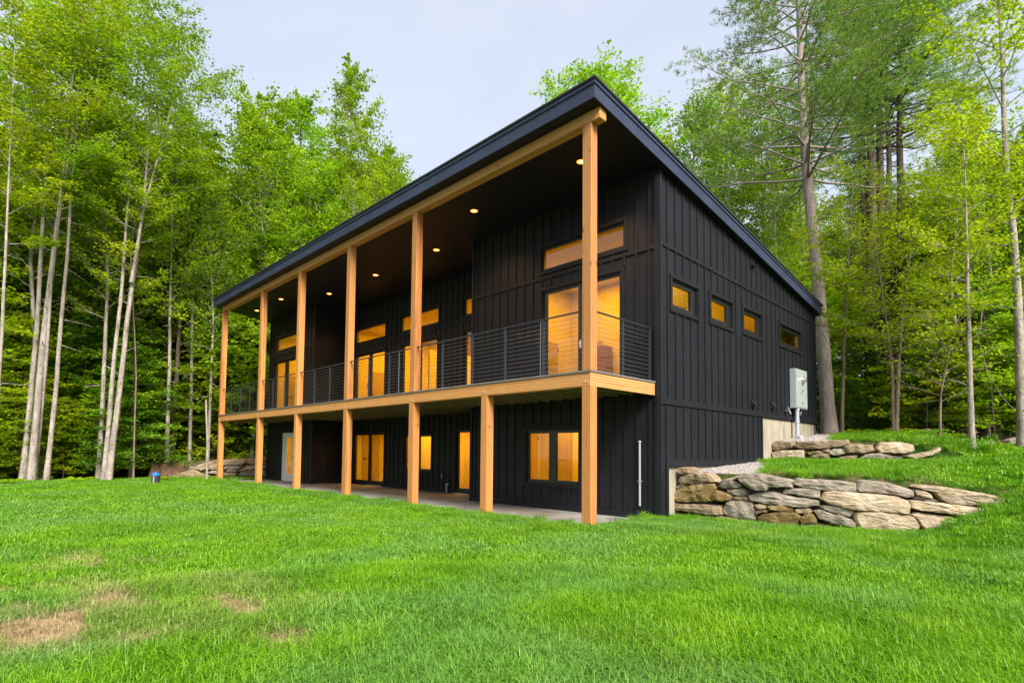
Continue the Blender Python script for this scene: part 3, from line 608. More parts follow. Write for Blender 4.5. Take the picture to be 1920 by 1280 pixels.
# ------------------------------------------------------------------ the house
HX, FY, RY, XL, XA, XB, YR = 0.0856, 2.269, 3.668, -20.85, -16.05, -5.98, 12.60
ZS0, SL = 7.6976, 0.1255                     # soffit height at the front fascia, roof fall per metre
YE0, YE1, XR0, XR1 = -0.256, 12.77, -20.95, 0.27
def zsof(y): return ZS0-SL*(y-YE0)
house = empty('house', (-10.4, 6.0, 0)); tag(house, 'black board and batten two storey house with cedar porch posts and a single sloping roof', 'house')
def hb(mb, name, mat, parent=None, **kw):
    """build in world coordinates, parented to the house root or a part of it"""
    parent = parent or house
    off = Vector((0, 0, 0)); q = parent
    while q is not None: off += q.location; q = q.parent
    mb.v = [(x-off.x, y-off.y, z-off.z) for x, y, z in mb.v]
    return mb.build(name, mat, parent, **kw)
class Plane:
    def __init__(s, f, flip): s.f = f; s.flip = flip
    def box(s, mb, u0, u1, z0, z1, n0, n1, z1b=None):
        z1b = z1 if z1b is None else z1b
        P = s.f; mb.hexa([P(u0, z0, n1), P(u1, z0, n1), P(u1, z0, n0), P(u0, z0, n0), P(u0, z1, n1), P(u1, z1b, n1), P(u1, z1b, n0), P(u0, z1, n0)])
    def q(s, mb, a, b_, c_, d): mb.quad(*([a, b_, c_, d] if not s.flip else [d, c_, b_, a]))
PF = Plane(lambda u, z, n: (u, FY-n, z), False)
PR = Plane(lambda u, z, n: (u, RY-n, z), False)
PS = Plane(lambda u, z, n: (HX+n, u, z), False)
PA = Plane(lambda u, z, n: (XA+n, u, z), False)      # left return, faces right
PB = Plane(lambda u, z, n: (XB-n, u, z), True)       # right return, faces left
PL = Plane(lambda u, z, n: (XL-n, u, z), True)
PK = Plane(lambda u, z, n: (u, YR+n, z), True)
HOLES = {}
def wall(name, pl, u0, u1, z0, ztop, holes, first, step, bands, lap=0.055, wins=None, endtrim=(True, True), base=True, inner=True):
    """holes: openings (u0,u1,z0,z1); battens stop at the trim round them"""
    mb = MB(); P = pl.f; zt = (lambda u: ztop(u)+0.02) if callable(ztop) else (lambda u: ztop); T = 0.16
    us = sorted(set([u0, u1]+[h[0] for h in holes]+[h[1] for h in holes]))
    for a, b_ in zip(us, us[1:]):
        hs = sorted([h for h in holes if h[0] <= a+1e-6 and h[1] >= b_-1e-6], key=lambda h: h[2]); z = z0
        for h in hs+[None]:
            ta, tb = (h[2], h[2]) if h else (zt(a), zt(b_))
            if ta > z+1e-4:
                pl.q(mb, P(a, z, 0), P(b_, z, 0), P(b_, tb, 0), P(a, ta, 0))
                if inner: pl.q(mb, P(b_, z, -T), P(a, z, -T), P(a, ta, -T), P(b_, tb, -T))
            if h: z = h[3]
    for h in holes:
        a, b_, c_, d = h
        for p, q in (((a, c_), (b_, c_)), ((b_, c_), (b_, d)), ((b_, d), (a, d)), ((a, d), (a, c_))):
            mb.quad(P(p[0], p[1], 0), P(q[0], q[1], 0), P(q[0], q[1], -T), P(p[0], p[1], -T))
    tr = 0.09
    def clear(u, za, zb):          # z intervals of [za,zb] free of openings for a batten at u
        iv = [(za, zb)]
        for h in holes:
            if h[0]-tr-0.02 < u < h[1]+tr+0.02:
                n_ = []
                for a, b_ in iv:
                    c_, d = h[2]-tr, h[3]+tr
                    if d <= a or c_ >= b_: n_.append((a, b_)); continue
                    if c_ > a: n_.append((a, c_))
                    if d < b_: n_.append((d, b_))
                iv = n_
        return iv
    bs = sorted(bands); u = first
    while u < u1-0.07:
        if u > u0+0.08:
            edges = [z0+(0.13 if base else 0)]
            for zb, hh in bs: edges += [zb, zb+hh]
            edges.append(zt(u)-0.005)
            for za, zb in zip(edges[::2], edges[1::2]):
                for a, b_ in clear(u, za, zb):
                    if b_-a > 0.03: pl.box(mb, u-0.022, u+0.022, a, b_, 0.0, 0.027)
        u += step
    for zb, hh in bs:               # horizontal bands, interrupted by openings
        cuts = sorted([(h[0]-tr, h[1]+tr) for h in holes if h[2]-tr < zb+hh*0.5 < h[3]+tr]); a = u0+(0.09 if endtrim[0] else 0)
        for c_, d in cuts+[(u1-(0.09 if endtrim[1] else 0), None)]:
            if c_ > a+0.02: pl.box(mb, a, c_, zb, zb+hh, 0.0, 0.030)
            if d is not None: a = d
    if base:
        cuts = sorted([(h[0]-tr, h[1]+tr) for h in holes if h[2]-tr < z0+0.1]); a = u0+(0.09 if endtrim[0] else 0)
        for c_, d in cuts+[(u1-(0.09 if endtrim[1] else 0), None)]:
            if c_ > a+0.02: pl.box(mb, a, c_, z0+0.003, z0+0.13, 0.0, 0.031)
            if d is not None: a = d
    if endtrim[0]: pl.box(mb, u0, u0+0.09, z0+0.002, zt(u0)-0.01, 0.0, 0.033, zt(u0+0.09)-0.01)
    if endtrim[1]: pl.box(mb, u1-0.09, u1, z0+0.002, zt(u1-0.09)-0.01, 0.0, 0.033, zt(u1)-0.01)
    return hb(mb, name, M['siding'])
def window(name, pl, h, panes, handle=None, frame_m=None, trim_m=None, sill=False, rails=0.0):
    """h: opening, panes: list of glass rectangles; the frame fills what is left"""
    a, b_, c_, d = h; tm = trim_m or M['trimblack']; fm = frame_m or M['winframe']; tr = 0.088
    mb = MB()
    pl.box(mb, a-tr, a, c_, d, 0.0, 0.036); pl.box(mb, b_, b_+tr, c_, d, 0.0, 0.036)
    pl.box(mb, a-tr, b_+tr, d, d+tr, 0.0, 0.040); 
    if c_ > -0.05 and not (2.7 < c_ < 3.0): pl.box(mb, a-tr, b_+tr, c_-tr, c_, 0.0, 0.040)
    W = hb(mb, name, tm)
    fr = MB(); us = sorted(set([a, b_]+[p[0] for p in panes]+[p[1] for p in panes]))
    for x0, x1 in zip(us, us[1:]):
        ps = [p for p in panes if p[0] <= x0+1e-6 and p[1] >= x1-1e-6]
        if not ps: pl.box(fr, x0, x1, c_, d, -0.10, -0.035)
        else:
            p = ps[0]; pl.box(fr, x0, x1, c_, p[2], -0.10, -0.035); pl.box(fr, x0, x1, p[3], d, -0.10, -0.035)
    # outer lip of the frame, slightly proud
    for e in ((a+.002, a+.028, c_+.002, d-.002), (b_-.028, b_-.002, c_+.002, d-.002), (a+.028, b_-.028, c_+.002, c_+.03), (a+.028, b_-.028, d-.03, d-.002)): pl.box(fr, *e, -0.034, -0.008)
    fo = hb(fr, 'frame', fm, W)
    for p in panes:
        g = MB(); pl.box(g, p[0]-.004, p[1]+.004, p[2]-.004, p[3]+.004, -0.075, -0.069)
        hb(g, 'pane', M['glass'], W)
    if handle:
        u, z, mt = handle; k = MB(); pl.box(k, u-.018, u+.018, z-.10, z+.10, -0.034, -0.022); pl.box(k, u-.010, u+.010, z-.06, z+.06, -0.021, 0.012)
        hb(k, 'handle', mt, W, bevel=0.003)
    return W
TZ = (5.88, 6.49)
# openings: (u0,u1,z0,z1) in each wall
R_tr = (-3.27, -0.77, 5.88, 6.48); R_sl = (-3.24, -0.86, 2.86, 5.36); R_lo = (-3.77, -2.03, 0.50, 1.815)
wall('wall', PF, XB, HX, -0.13, zsof(FY), [R_tr, R_sl, R_lo], -5.762, 0.3125, [(5.66, 0.085)])
window('window', PF, R_tr, [(-3.215, -0.83, 5.945, 6.42)])
window('sliding_door', PF, R_sl, [(-3.12, -2.11, 2.98, 5.285), (-1.94, -0.93, 2.98, 5.285)], handle=(-2.035, 3.86, M['steel']))
window('window', PF, R_lo, [(-3.70, -3.02, 0.585, 1.747), (-2.785, -2.10, 0.585, 1.747)])
L_tr = (-20.24, -17.73, 5.87, 6.48); L_sl = (-20.27, -17.75, 2.86, 5.36); L_lo = (-19.13, -17.86, -0.125, 2.03)
wall('wall', PF, XL, XA, -0.13, zsof(FY), [L_tr, L_sl, L_lo], XL+0.34, 0.3125, [(5.68, 0.085)])
window('window', PF, L_tr, [(-20.17, -17.80, 5.93, 6.42)])
window('sliding_door', PF, L_sl, [(-20.18, -19.15, 2.98, 5.285), (-18.86, -17.83, 2.98, 5.285)], handle=(-19.07, 3.86, M['steel']))
window('glazed_door', PF, L_lo, [(-18.72, -18.20, 0.19, 1.83)], handle=(-17.97, 0.93, M['blackplastic']), frame_m=M['whitedoor'])
H1, H2, H3 = (-15.24, -12.86, 5.78, 6.40), (-11.80, -9.41, 5.78, 6.40), (-8.06, -6.2, 5.78, 6.40)
D1, D2, D3 = (-15.21, -12.86, 2.86, 5.29), (-11.70, -9.46, 2.86, 5.29), (-8.02, -6.2, 2.86, 5.29)
B1, B2, B3 = (-15.17, -12.79, -0.06, 1.97), (-11.43, -9.72, 0.56, 1.86), (-8.35, -7.50, -0.06, 1.97)
wall('wall', PR, XA, XB, -0.13, zsof(RY), [H1, H2, H3, D1, D2, D3, B1, B2, B3], XA+0.18, 0.3125, [(5.60, 0.085)], endtrim=(False, False))
for h in (H1, H2, H3): window('window', PR, h, [(h[0]+.07, h[1]-.07, 5.85, 6.335)])
window('sliding_door', PR, D1, [(-15.14, -14.12, 2.98, 5.22), (-13.94, -12.94, 2.98, 5.22)], handle=(-14.20, 3.95, M['steel']))
window('sliding_door', PR, D2, [(-11.63, -10.68, 2.98, 5.22), (-10.50, -9.54, 2.98, 5.22)], handle=(-10.59, 3.95, M['steel']))
window('sliding_door', PR, D3, [(-7.95, -7.2, 2.98, 5.22), (-7.0, -6.27, 2.98, 5.22)])
window('sliding_door', PR, B1, [(-15.08, -14.04, 0.055, 1.90), (-13.85, -12.86, 0.055, 1.90)], handle=(-13.97, 0.93, M['blackplastic']))
window('window', PR, B2, [(-11.36, -10.66, 0.63, 1.79), (-10.48, -9.79, 0.63, 1.79)])
window('glazed_door', PR, B3, [(-8.27, -7.60, 0.05, 1.90)])
wall('wall', PA, FY, RY, -0.13, zsof, [], FY+0.33, 0.3125, [(5.66, 0.085)], endtrim=(True, False))
wall('wall', PB, FY, RY, -0.13, zsof, [], FY+0.33, 0.3125, [(5.66, 0.085)], endtrim=(True, False))
# side wall with its four small windows; it steps up over the foundation
SW = [(2.79, 3.99, 4.45, 5.115), (4.67, 5.885, 4.50, 5.15), (6.575, 7.84, 4.545, 5.185), (9.24, 11.13, 4.595, 5.215)]
wall('wall', PS, FY, YR, 2.300, zsof, SW, 2.61, 0.352, [(2.32, 0.135), (5.735, 0.085)], base=False)
wall('wall', PS, 2.60, 7.80, 0.977, 2.296, [], 2.96, 0.352, [(0.985, 0.155)], base=False, endtrim=(False, True))
wall('wall', PS, FY, 2.598, -0.30, 2.296, [], 99, 0.352, [], base=False, endtrim=(True, True))
for i, h in enumerate(SW):
    w_ = (h[1]-h[0]); window('window', PS, h, [(h[0]+0.09+0.02*i, h[1]-0.24+0.02*i, h[2]+0.11, h[3]-0.11)])
wall('wall', PL, FY, YR, -0.13, zsof, [], FY+0.3, 0.352, [(2.32, 0.13)], base=False)
wall('wall', PK, XL, HX, 1.6, zsof(YR), [], XL+0.3, 0.352, [], base=False)
mb = MB(); mb.box((HX-0.22, 2.60, -0.6), (HX-0.03, YR-0.02, 2.298)); mb.box((XL+0.03, 2.6, -0.6), (XL+0.22, YR-0.02, -0.131)); mb.box((XL+.03, YR-0.2, -0.3), (HX-.23, YR-0.02, 1.598))
hb(mb, 'foundation', M['concrete'])
# roof: sloping slab with soffit, fascias, drip edge and shingles
def slab(mb, x0, x1, y0, y1, o0, o1):   # o0,o1 = offsets above the soffit plane
    mb.hexa([(x0, y0, zsof(y0)+o0), (x1, y0, zsof(y0)+o0), (x1, y1, zsof(y1)+o0), (x0, y1, zsof(y1)+o0), (x0, y0, zsof(y0)+o1), (x1, y0, zsof(y0)+o1), (x1, y1, zsof(y1)+o1), (x0, y1, zsof(y1)+o1)])
mb = MB(); slab(mb, XR0+.03, XR1-.03, YE0+.03, YE1-.03, 0.004, 0.24)
roof = hb(mb, 'roof', M['soffit'])
mb = MB(); slab(mb, XR0, XR1, YE0, YE0+.028, 0.0, 0.25); slab(mb, XR0, XR1, YE1-.028, YE1, 0.0, 0.25); slab(mb, XR1-.028, XR1, YE0+.029, YE1-.029, 0.0, 0.25); slab(mb, XR0, XR0+.028, YE0+.029, YE1-.029, 0.0, 0.25)
hb(mb, 'fascia', M['fascia'], roof)
mb = MB(); e = 0.022
slab(mb, XR0-e, XR1+e, YE0-e, YE0+.03, 0.252, 0.325); slab(mb, XR0-e, XR1+e, YE1-.03, YE1+e, 0.252, 0.325); slab(mb, XR1-.03, XR1+e, YE0+.031, YE1-.031, 0.252, 0.325); slab(mb, XR0-e, XR0+.03, YE0+.031, YE1-.031, 0.252, 0.325)
hb(mb, 'drip_edge', M['fascia'], roof)
mb = MB(); slab(mb, XR0-.045, XR1+.045, YE0-.045, YE1+.045, 0.328, 0.368); hb(mb, 'shingles', M['shingle'], roof)
# cedar porch frame
PX = [0.0, -2.8, -5.58, -9.02, -12.48, -15.9, -20.42]; W = 0.2
ZD, ZB_, ZR = 2.789, 2.4956, 7.4568
for i, x in enumerate(PX):
    mb = MB(); mb.box((x-W, 0.0, -0.125), (x, W, ZB_)); p = hb(mb, 'lower_post', M['cedar_z'], bevel=0.006)
    for dx in (0.065, 0.135): mb = MB(); mb.cyl((x-dx, -0.001, ZB_+0.075), (x-dx, -0.014, ZB_+0.075), 0.016, 0.013, 10); hb(mb, 'bolt', M['bolt'], p)
    if i != 1:
        mb = MB(); mb.box((x-W, 0.002, ZD+0.002), (x, W, ZR)); p = hb(mb, 'upper_post', M['cedar_z'], bevel=0.006)
        for dx in (0.065, 0.135): mb = MB(); mb.cyl((x-dx, -0.001, ZR+0.075), (x-dx, -0.014, ZR+0.075), 0.016, 0.013, 10); hb(mb, 'bolt', M['bolt'], p)
mb = MB(); mb.box((PX[-1]-W-.02, 0.0, ZR+0.002), (0.203, 0.203, ZR+0.253)); hb(mb, 'roof_beam', M['cedar_x'], bevel=0.008)
for i in range(len(PX)-1, 0, -1):
    pass
mb = MB(); mb.box((-20.62, 0.0, ZB_+.002), (-0.042, 0.19, ZD-0.038)); hb(mb, 'deck_beam', M['cedar_x'], bevel=0.006)
mb = MB(); mb.box((-0.04, -0.002, ZB_-.003), (0.0, 2.235, ZD-0.036)); hb(mb, 'side_beam', M['cedar_y'], bevel=0.004)
mb = MB(); mb.box((-20.62, 0.192, ZB_), (-20.58, 2.235, ZD-0.036)); hb(mb, 'side_beam', M['cedar_y'], bevel=0.004)
# deck boards
mb = MB(); y = -0.022; n = 0
while y < RY-0.03:
    y2 = min(y+0.137, RY-0.03); x0, x1 = -20.64, 0.02
    if y2 > FY-0.03 and y < FY-0.03: y2 = FY-0.03
    if y >= FY-0.031: x0, x1 = XA+0.03, XB-0.03
    mb.box((x0, y, ZD-0.034), (x1, y2-0.006, ZD)); y = y2
hb(mb, 'deck_boards', M['deck'])
x = -20.4
while x < -0.1:
    ye = RY-0.02 if XA+0.1 < x < XB-0.1 else FY-0.03
    mb = MB(); mb.box((x, 0.194, ZB_+0.03), (x+0.04, ye, ZD-0.038)); hb(mb, 'joist', M['joist']); x += 0.405
# railing: bays between the upper posts
def rail_bay(x0, x1, posts, axis='x'):
    zt_ = 3.945; mb = MB()
    if axis == 'x': mb.box((x0, 0.075, zt_-0.022), (x1, 0.122, zt_))
    else: mb.box((-0.122, x0, zt_-0.022), (-0.078, x1, zt_))
    r = hb(mb, 'railing', M['rail'])
    for p in posts:
        mb = MB()
        if axis == 'x': mb.box((p-.02, 0.080, ZD+.002), (p+.02, 0.117, zt_-.023)); mb.box((p-.045, 0.06, ZD+.002), (p+.045, 0.14, ZD+.012))
        else: mb.box((-0.118, p-.02, ZD+.002), (-0.082, p+.02, zt_-.023)); mb.box((-0.14, p-.045, ZD+.002), (-0.06, p+.045, ZD+.012))
        hb(mb, 'rail_post', M['rail'], r)
    for k in range(12):
        z = ZD+0.085+k*0.087; mb = MB()
        if axis == 'x': mb.cyl((x0, 0.0985, z), (x1, 0.0985, z), 0.0036, n=6)
        else: mb.cyl((-0.1, x0, z), (-0.1, x1, z), 0.0036, n=6)
        hb(mb, 'cable', M['cable'], r)
    return r
rail_bay(-5.58, -W, [-4.53, -3.42, -2.35, -1.25]); rail_bay(-9.02, -5.78, [-7.95, -6.88]); rail_bay(-12.48, -9.22, [-11.40, -10.33])
rail_bay(-15.9, -12.68, [-14.84, -13.76]); rail_bay(-20.42, -16.10, [-19.35, -18.27, -17.2]); rail_bay(W, 2.23, [1.19, 2.205], 'y')
for xb in (-6.42, -1.33):
    mb = MB(); mb.cyl((xb, 0.0985, ZD+.002), (xb, 0.0985, 3.92), 0.008, n=8); hb(mb, 'cable_spacer', M['cable'])
# recessed lights in the porch ceiling
for (lx, ly) in ((-1.09, 1.10), (-4.60, 1.10), (-7.33, 1.95), (-10.83, 1.95), (-14.22, 1.92), (-16.80, 1.08), (-19.5, 1.10)):
    z = zsof(ly)+0.002; mb = MB(); mb.cyl((lx, ly, z-0.004), (lx, ly, z-0.012), 0.112, 0.106, 20)
    dl = hb(mb, 'downlight', M['blackplastic']); mb = MB(); mb.cyl((lx, ly, z-0.0125), (lx, ly, z-0.016), 0.052, 0.052, 20); hb(mb, 'lamp_disc', M['lamp'], dl); mb = MB(); mb.cyl((lx, ly, z-0.0122), (lx, ly, z-0.0142), 0.098, 0.096, 20); hb(mb, 'glow_ring', M['glow_ring'], dl)  # outer ring emits by itself to give the glow about the disc
    L = bpy.data.lights.new('downlight_beam', 'SPOT'); L.energy = 120; L.color = (1, 0.50, 0.18); L.spot_size = math.radians(115); L.spot_blend = 0.9; L.shadow_soft_size = 0.06
    lo = bpy.data.objects.new('downlight_beam', L); COL.objects.link(lo); lo.parent = house; lo.location = Vector((lx, ly, z-0.05))-house.location
# wall vents
for (u, z, s) in ((7.2, 6.52, 1.0), (7.12, 2.665, 0.9), (8.55, 2.70, 0.9)):
    mb = MB(); PS.box(mb, u-.13*s, u+.13*s, z-.11*s, z+.11*s, 0.0, 0.03)
    v_ = hb(mb, 'wall_vent', M['trimblack']); mb = MB()
    P = PS.f; a, b_, zt_, zb_ = u-.09*s, u+.09*s, z+.07*s, z-.08*s
    mb.add([P(a, zt_, .031), P(b_, zt_, .031), P(b_, zb_, .031), P(a, zb_, .031), P(a, zb_, .13), P(b_, zb_, .13)], [(0, 1, 5, 4), (0, 4, 3), (1, 2, 5), (3, 4, 5, 2), (0, 3, 2, 1)])
    hb(mb, 'hood', M['blackplastic'], v_)
# small pipes on the front
mb = MB(); mb.cyl((-0.36, FY-.055, 0.15), (-0.36, FY-.055, 1.50), 0.024, n=12); mb.cyl((-0.36, FY-.055, 1.501), (-0.36, FY-.055, 1.54), 0.034, 0.030, n=12); mb.box((-0.40, FY-.02, 0.66), (-0.32, FY-.081, 0.675))
hb(mb, 'drain_pipe', M['pvc'], smooth=False)
mb = MB(); mb.cyl((-8.72, RY-.09, -0.128), (-8.72, RY-.09, 0.15), 0.03, n=10); mb.cyl((-8.74, RY-.09, 0.155), (-8.62, RY-.09, 0.155), 0.034, n=10); hb(mb, 'pipe_stub', M['pvc'])
mb = MB(); mb.cyl((-9.02, RY-.02, 0.44), (-9.02, RY-.07, 0.42), 0.02, n=8); mb.cyl((-9.02, RY-.07, 0.43), (-9.02, RY-.085, 0.33), 0.014, n=8); mb.cyl((-9.02, RY-.06, 0.47), (-9.02, RY-.08, 0.47), 0.03, n=8); hb(mb, 'garden_tap', M['pvc'])
mb = MB(); mb.box((-13.95, RY-.14, -0.128), (-12.85, RY-.03, -0.098)); hb(mb, 'threshold', M['pvc'])
mb = MB(); mb.box((-8.30, RY-.14, -0.128), (-7.55, RY-.03, -0.098)); hb(mb, 'threshold', M['conduit'])
# patio
mb = MB(); mb.box((-20.95, -0.03, -0.40), (-0.28, RY+0.02, -0.13))
pat = mb.build('patio', M['patio']); tag(pat, kind='structure')

# interior: floors, partitions, lamps (lit amber, as the windows show)
ZF = 2.80
mb = MB(); mb.box((XL+.2, FY+.2, ZF-0.25), (XA-.2, 7.0, ZF)); mb.box((XA-.19, RY+.2, ZF-.25), (XB+.2, 8.5, ZF)); mb.box((XB+.21, FY+.2, ZF-.25), (HX-.23, 12.2, ZF)); mb.box((XL+.2, FY+.2, -.3), (XA-.2, 6, -.12)); mb.box((XA-.19, RY+.2, -.3), (XB+.2, 7, -.12)); mb.box((XB+.21, FY+.2, -.3), (HX-.23, 6.5, -.12))
hb(mb, 'interior_floor', M['intfloor'])
mb = MB()
def room(x0, x1, y0, y1, z0, z1, right=True):
    t = 0.08
    mb.box((x0, y1, z0), (x1, y1+t, z1)); mb.box((x0-t, y0, z0), (x0, y1, z1))
    if right: mb.box((x1, y0, z0), (x1+t, y1, z1))
    mb.box((x0, y0, z1), (x1, y1, z1+t))
room(XL+.28, XA-.35, FY+.18, 6.3, ZF+.002, 6.62); room(XA-.1, -6.4, RY+.18, 8.2, ZF+.002, 6.62); room(XB+.3, HX-.2, FY+.18, 6.4, ZF+.002, 6.66, False)
room(XL+.28, XA-.35, FY+.18, 4.9, -.118, 2.2); room(XA-.1, -6.4, RY+.18, 5.9, -.118, 2.2); room(XB+.3, HX-.35, FY+.18, 4.9, -.118, 2.2)
mb.box((XB+.3, 6.6, ZF+.002), (XB+.38, 12.2, 5.6)); mb.box((XB+.3, 6.6, 5.62), (HX-.4, 12.2, 5.7))
# curtains of wall that give the rooms their steps
mb.box((-12.2, RY+1.6, ZF+.003), (-12.1, 8.19, 5.4)); mb.box((-10.1, RY+1.3, -.117), (-10.0, 5.89, 2.19)); mb.box((-7.9, RY+1.0, -.117), (-7.8, 5.89, 2.19)); mb.box((-2.5, FY+1.5, -.117), (-2.4, 4.89, 2.19))
mb.box((-19.2, FY+1.9, ZF+.003), (-19.1, 6.29, 5.4)); mb.box((-2.0, FY+2.6, 5.0), (HX-.36, FY+2.75, 6.65))
hb(mb, 'interior_wall', M['intwall'])
mb = MB()
for x, y, z in ((-3.0, 6.33, ZF), (-10.9, 8.13, ZF), (-14.0, 8.13, ZF), (-3.2, 4.83, -.11), (-14.6, 5.83, -.11)):
    mb.box((x-.42, y, z+.004), (x+.42, y+.04, z+2.05))
    for zz in (0.2, 1.15): mb.box((x-.28, y-.012, z+zz), (x+.28, y-.001, z+zz+0.7))
XD = ((-5.675, 5.3, ZF), (-5.675, 4.35, -.11), (-16.145, 5.3, ZF), (-16.145, 5.05, -.11), (-20.565, 3.5, ZF), (-12.095, 6.5, ZF))
for x, y, z in XD:
    mb.box((x, y-.42, z+.004), (x+.035, y+.42, z+2.05))
    for zz in (0.2, 1.15): mb.box((x+.036, y-.28, z+zz), (x+.048, y+.28, z+zz+0.7))
for x, y, z in ((-4.75, 6.33, ZF), (-4.8, 4.83, -.11)):
    mb.box((x-.42, y, z+.004), (x+.42, y+.04, z+2.05))
    for zz in (0.2, 1.15): mb.box((x-.28, y-.012, z+zz), (x+.28, y-.001, z+zz+0.7))
hb(mb, 'interior_door', M['intdoor'])
mb = MB()
for x, y, z in ((-3.0, 6.33, ZF), (-10.9, 8.13, ZF), (-14.0, 8.13, ZF), (-3.2, 4.83, -.11), (-14.6, 5.83, -.11)):
    mb.box((x+.33, y-.06, z+.98), (x+.37, y-.002, z+1.06)); mb.box((x+.22, y-.06, z+1.01), (x+.329, y-.045, z+1.03))
    for zz in (0.25, 1.75): mb.box((x-.43, y-.02, z+zz), (x-.405, y-.002, z+zz+.1))
mb.box((-1.6, 5.6, ZF+.003), (-0.6, 6.2, ZF+.75)); mb.box((-10.2, 6.8, ZF+.003), (-8.6, 7.6, ZF+.80)); mb.box((-18.9, 5.2, ZF+.003), (-17.6, 6.0, ZF+.7)); mb.box((-2.0, 4.2, -.117), (-0.9, 4.8, .7))
mb.cyl((-9.4, 6.4, 6.6), (-9.4, 6.4, 5.9), 0.012, n=6); mb.cyl((-9.4, 6.4, 5.65), (-9.4, 6.4, 5.9), 0.22, 0.05, 16); mb.cyl((-2.2, 4.4, 6.64), (-2.2, 4.4, 6.3), 0.012, n=6); mb.cyl((-2.2, 4.4, 6.05), (-2.2, 4.4, 6.3), 0.20, 0.05, 16)
for x, y, z in XD:
    mb.box((x+.036, y-.38, z+.98), (x+.09, y-.33, z+1.06)); mb.box((x+.075, y-.33, z+1.0), (x+.09, y-.2, z+1.03))
    for zz in (0.25, 1.75): mb.box((x+.036, y+.40, z+zz), (x+.05, y+.43, z+zz+.1))
hb(mb, 'interior_fitting', M['blackplastic'])
mb = MB(); mb.box((-13.75, 7.6, 5.35), (-12.95, 8.18, 6.55)); mb.box((-14.0, 7.5, 5.30), (-12.7, 8.18, 5.345)); mb.box((-14.6, 7.55, ZF+.003), (-12.6, 8.18, 3.7)); mb.box((-4.6, 5.9, ZF+.003), (-3.9, 6.3, 4.6))
hb(mb, 'cabinet', M['cabinet'])
AMB = (1.0, 0.50, 0.006)
def lamp_area(x, y, z, sx_, sy_, e_, dn=True):
    L = bpy.data.lights.new('room_light', 'AREA'); L.shape = 'RECTANGLE'; L.size = sx_; L.size_y = sy_; L.energy = e_; L.color = AMB
    o = bpy.data.objects.new('room_light', L); COL.objects.link(o); o.parent = house; o.location = Vector((x, y, z))-house.location
K = 0.50
lamp_area(-18.4, 4.6, 6.55, 3.5, 2.5, 150*K); lamp_area(-13.6, 6.0, 6.55, 3.5, 3.2, 210*K); lamp_area(-9.2, 6.0, 6.55, 4.5, 3.2, 240*K); lamp_area(-2.8, 4.6, 6.58, 4.0, 2.5, 190*K)
lamp_area(-18.4, 3.9, 2.15, 3.0, 1.6, 60*K); lamp_area(-13.0, 5.0, 2.15, 4.0, 1.6, 90*K); lamp_area(-8.3, 5.0, 2.15, 2.5, 1.6, 60*K); lamp_area(-3.2, 3.9, 2.15, 4.0, 1.6, 85*K); lamp_area(-2.0, 9.2, 5.5, 3.4, 4.0, 260*K)

# ------------------------------------------------------------------ electric meter box on the side wall
mbx = empty('meter_box', (HX, 10.4, 2.0)); tag(mbx, 'pale grey electric meter box with a glass meter and conduit on the black side wall', 'meter box')
def mloc(mb): mb.v = [(x-HX, y-10.4, z-2.0) for x, y, z in mb.v]; return mb
mb = MB(); mb.box((HX+.028, 9.98, 2.70), (HX+.22, 10.98, 3.92)); mloc(mb).build('cabinet', M['meter'], mbx, bevel=0.008)
mb = MB(); mb.box((HX+.221, 10.01, 2.74), (HX+.231, 10.95, 3.88)); mloc(mb).build('cover', M['meter'], mbx, bevel=0.003)
mb = MB(); mb.cyl((HX+.232, 10.50, 3.60), (HX+.28, 10.50, 3.60), 0.115, 0.11, 20); mb.cyl((HX+.281, 10.50, 3.60), (HX+.35, 10.50, 3.60), 0.085, 0.07, 20); mloc(mb).build('meter', M['steel'], mbx)
mb = MB(); mb.box((HX+.232, 10.47, 3.25), (HX+.25, 10.53, 3.29)); mb.box((HX+.232, 10.40, 3.17), (HX+.245, 10.44, 3.20)); mb.box((HX+.232, 10.45, 2.86), (HX+.25, 10.52, 2.89)); mloc(mb).build('latch', M['charcoal'], mbx)
mb = MB(); mb.cyl((HX+.15, 10.22, 1.80), (HX+.15, 10.22, 2.70), 0.06, n=16); mb.cyl((HX+.15, 10.22, 2.25), (HX+.15, 10.22, 2.33), 0.07, n=16); mb.cyl((HX+.15, 10.22, 2.62), (HX+.15, 10.22, 2.70), 0.07, n=16); mloc(mb).build('conduit', M['conduit'], mbx)
mb = MB()
for k in range(7):
    t0, t1 = k/7*math.pi, (k+1)/7*math.pi
    mb.cyl((HX+.12, 10.58-.11*math.cos(t0), 2.70-.20*math.sin(t0)), (HX+.12, 10.58-.11*math.cos(t1), 2.70-.20*math.sin(t1)), 0.018, n=8)
mloc(mb).build('cable_loop', M['cable'], mbx)
tp = empty('outdoor_tap', (HX, 9.55, 2.6)); tag(tp, 'small steel outdoor tap left of the meter box on the black wall', 'tap')
mb = MB(); mb.cyl((.028, 0, 0), (.16, 0, -.02), 0.022, n=8); mb.cyl((.15, 0, 0), (.19, 0, -.12), 0.018, n=8); mb.build('spout', M['steel'], tp)
mb = MB(); mb.cyl((.12, 0, .05), (.14, 0, .07), 0.05, n=10); mb.cyl((.10, 0, .01), (.12, 0, .05), 0.012, n=6); mb.build('handle', M['steel'], tp)
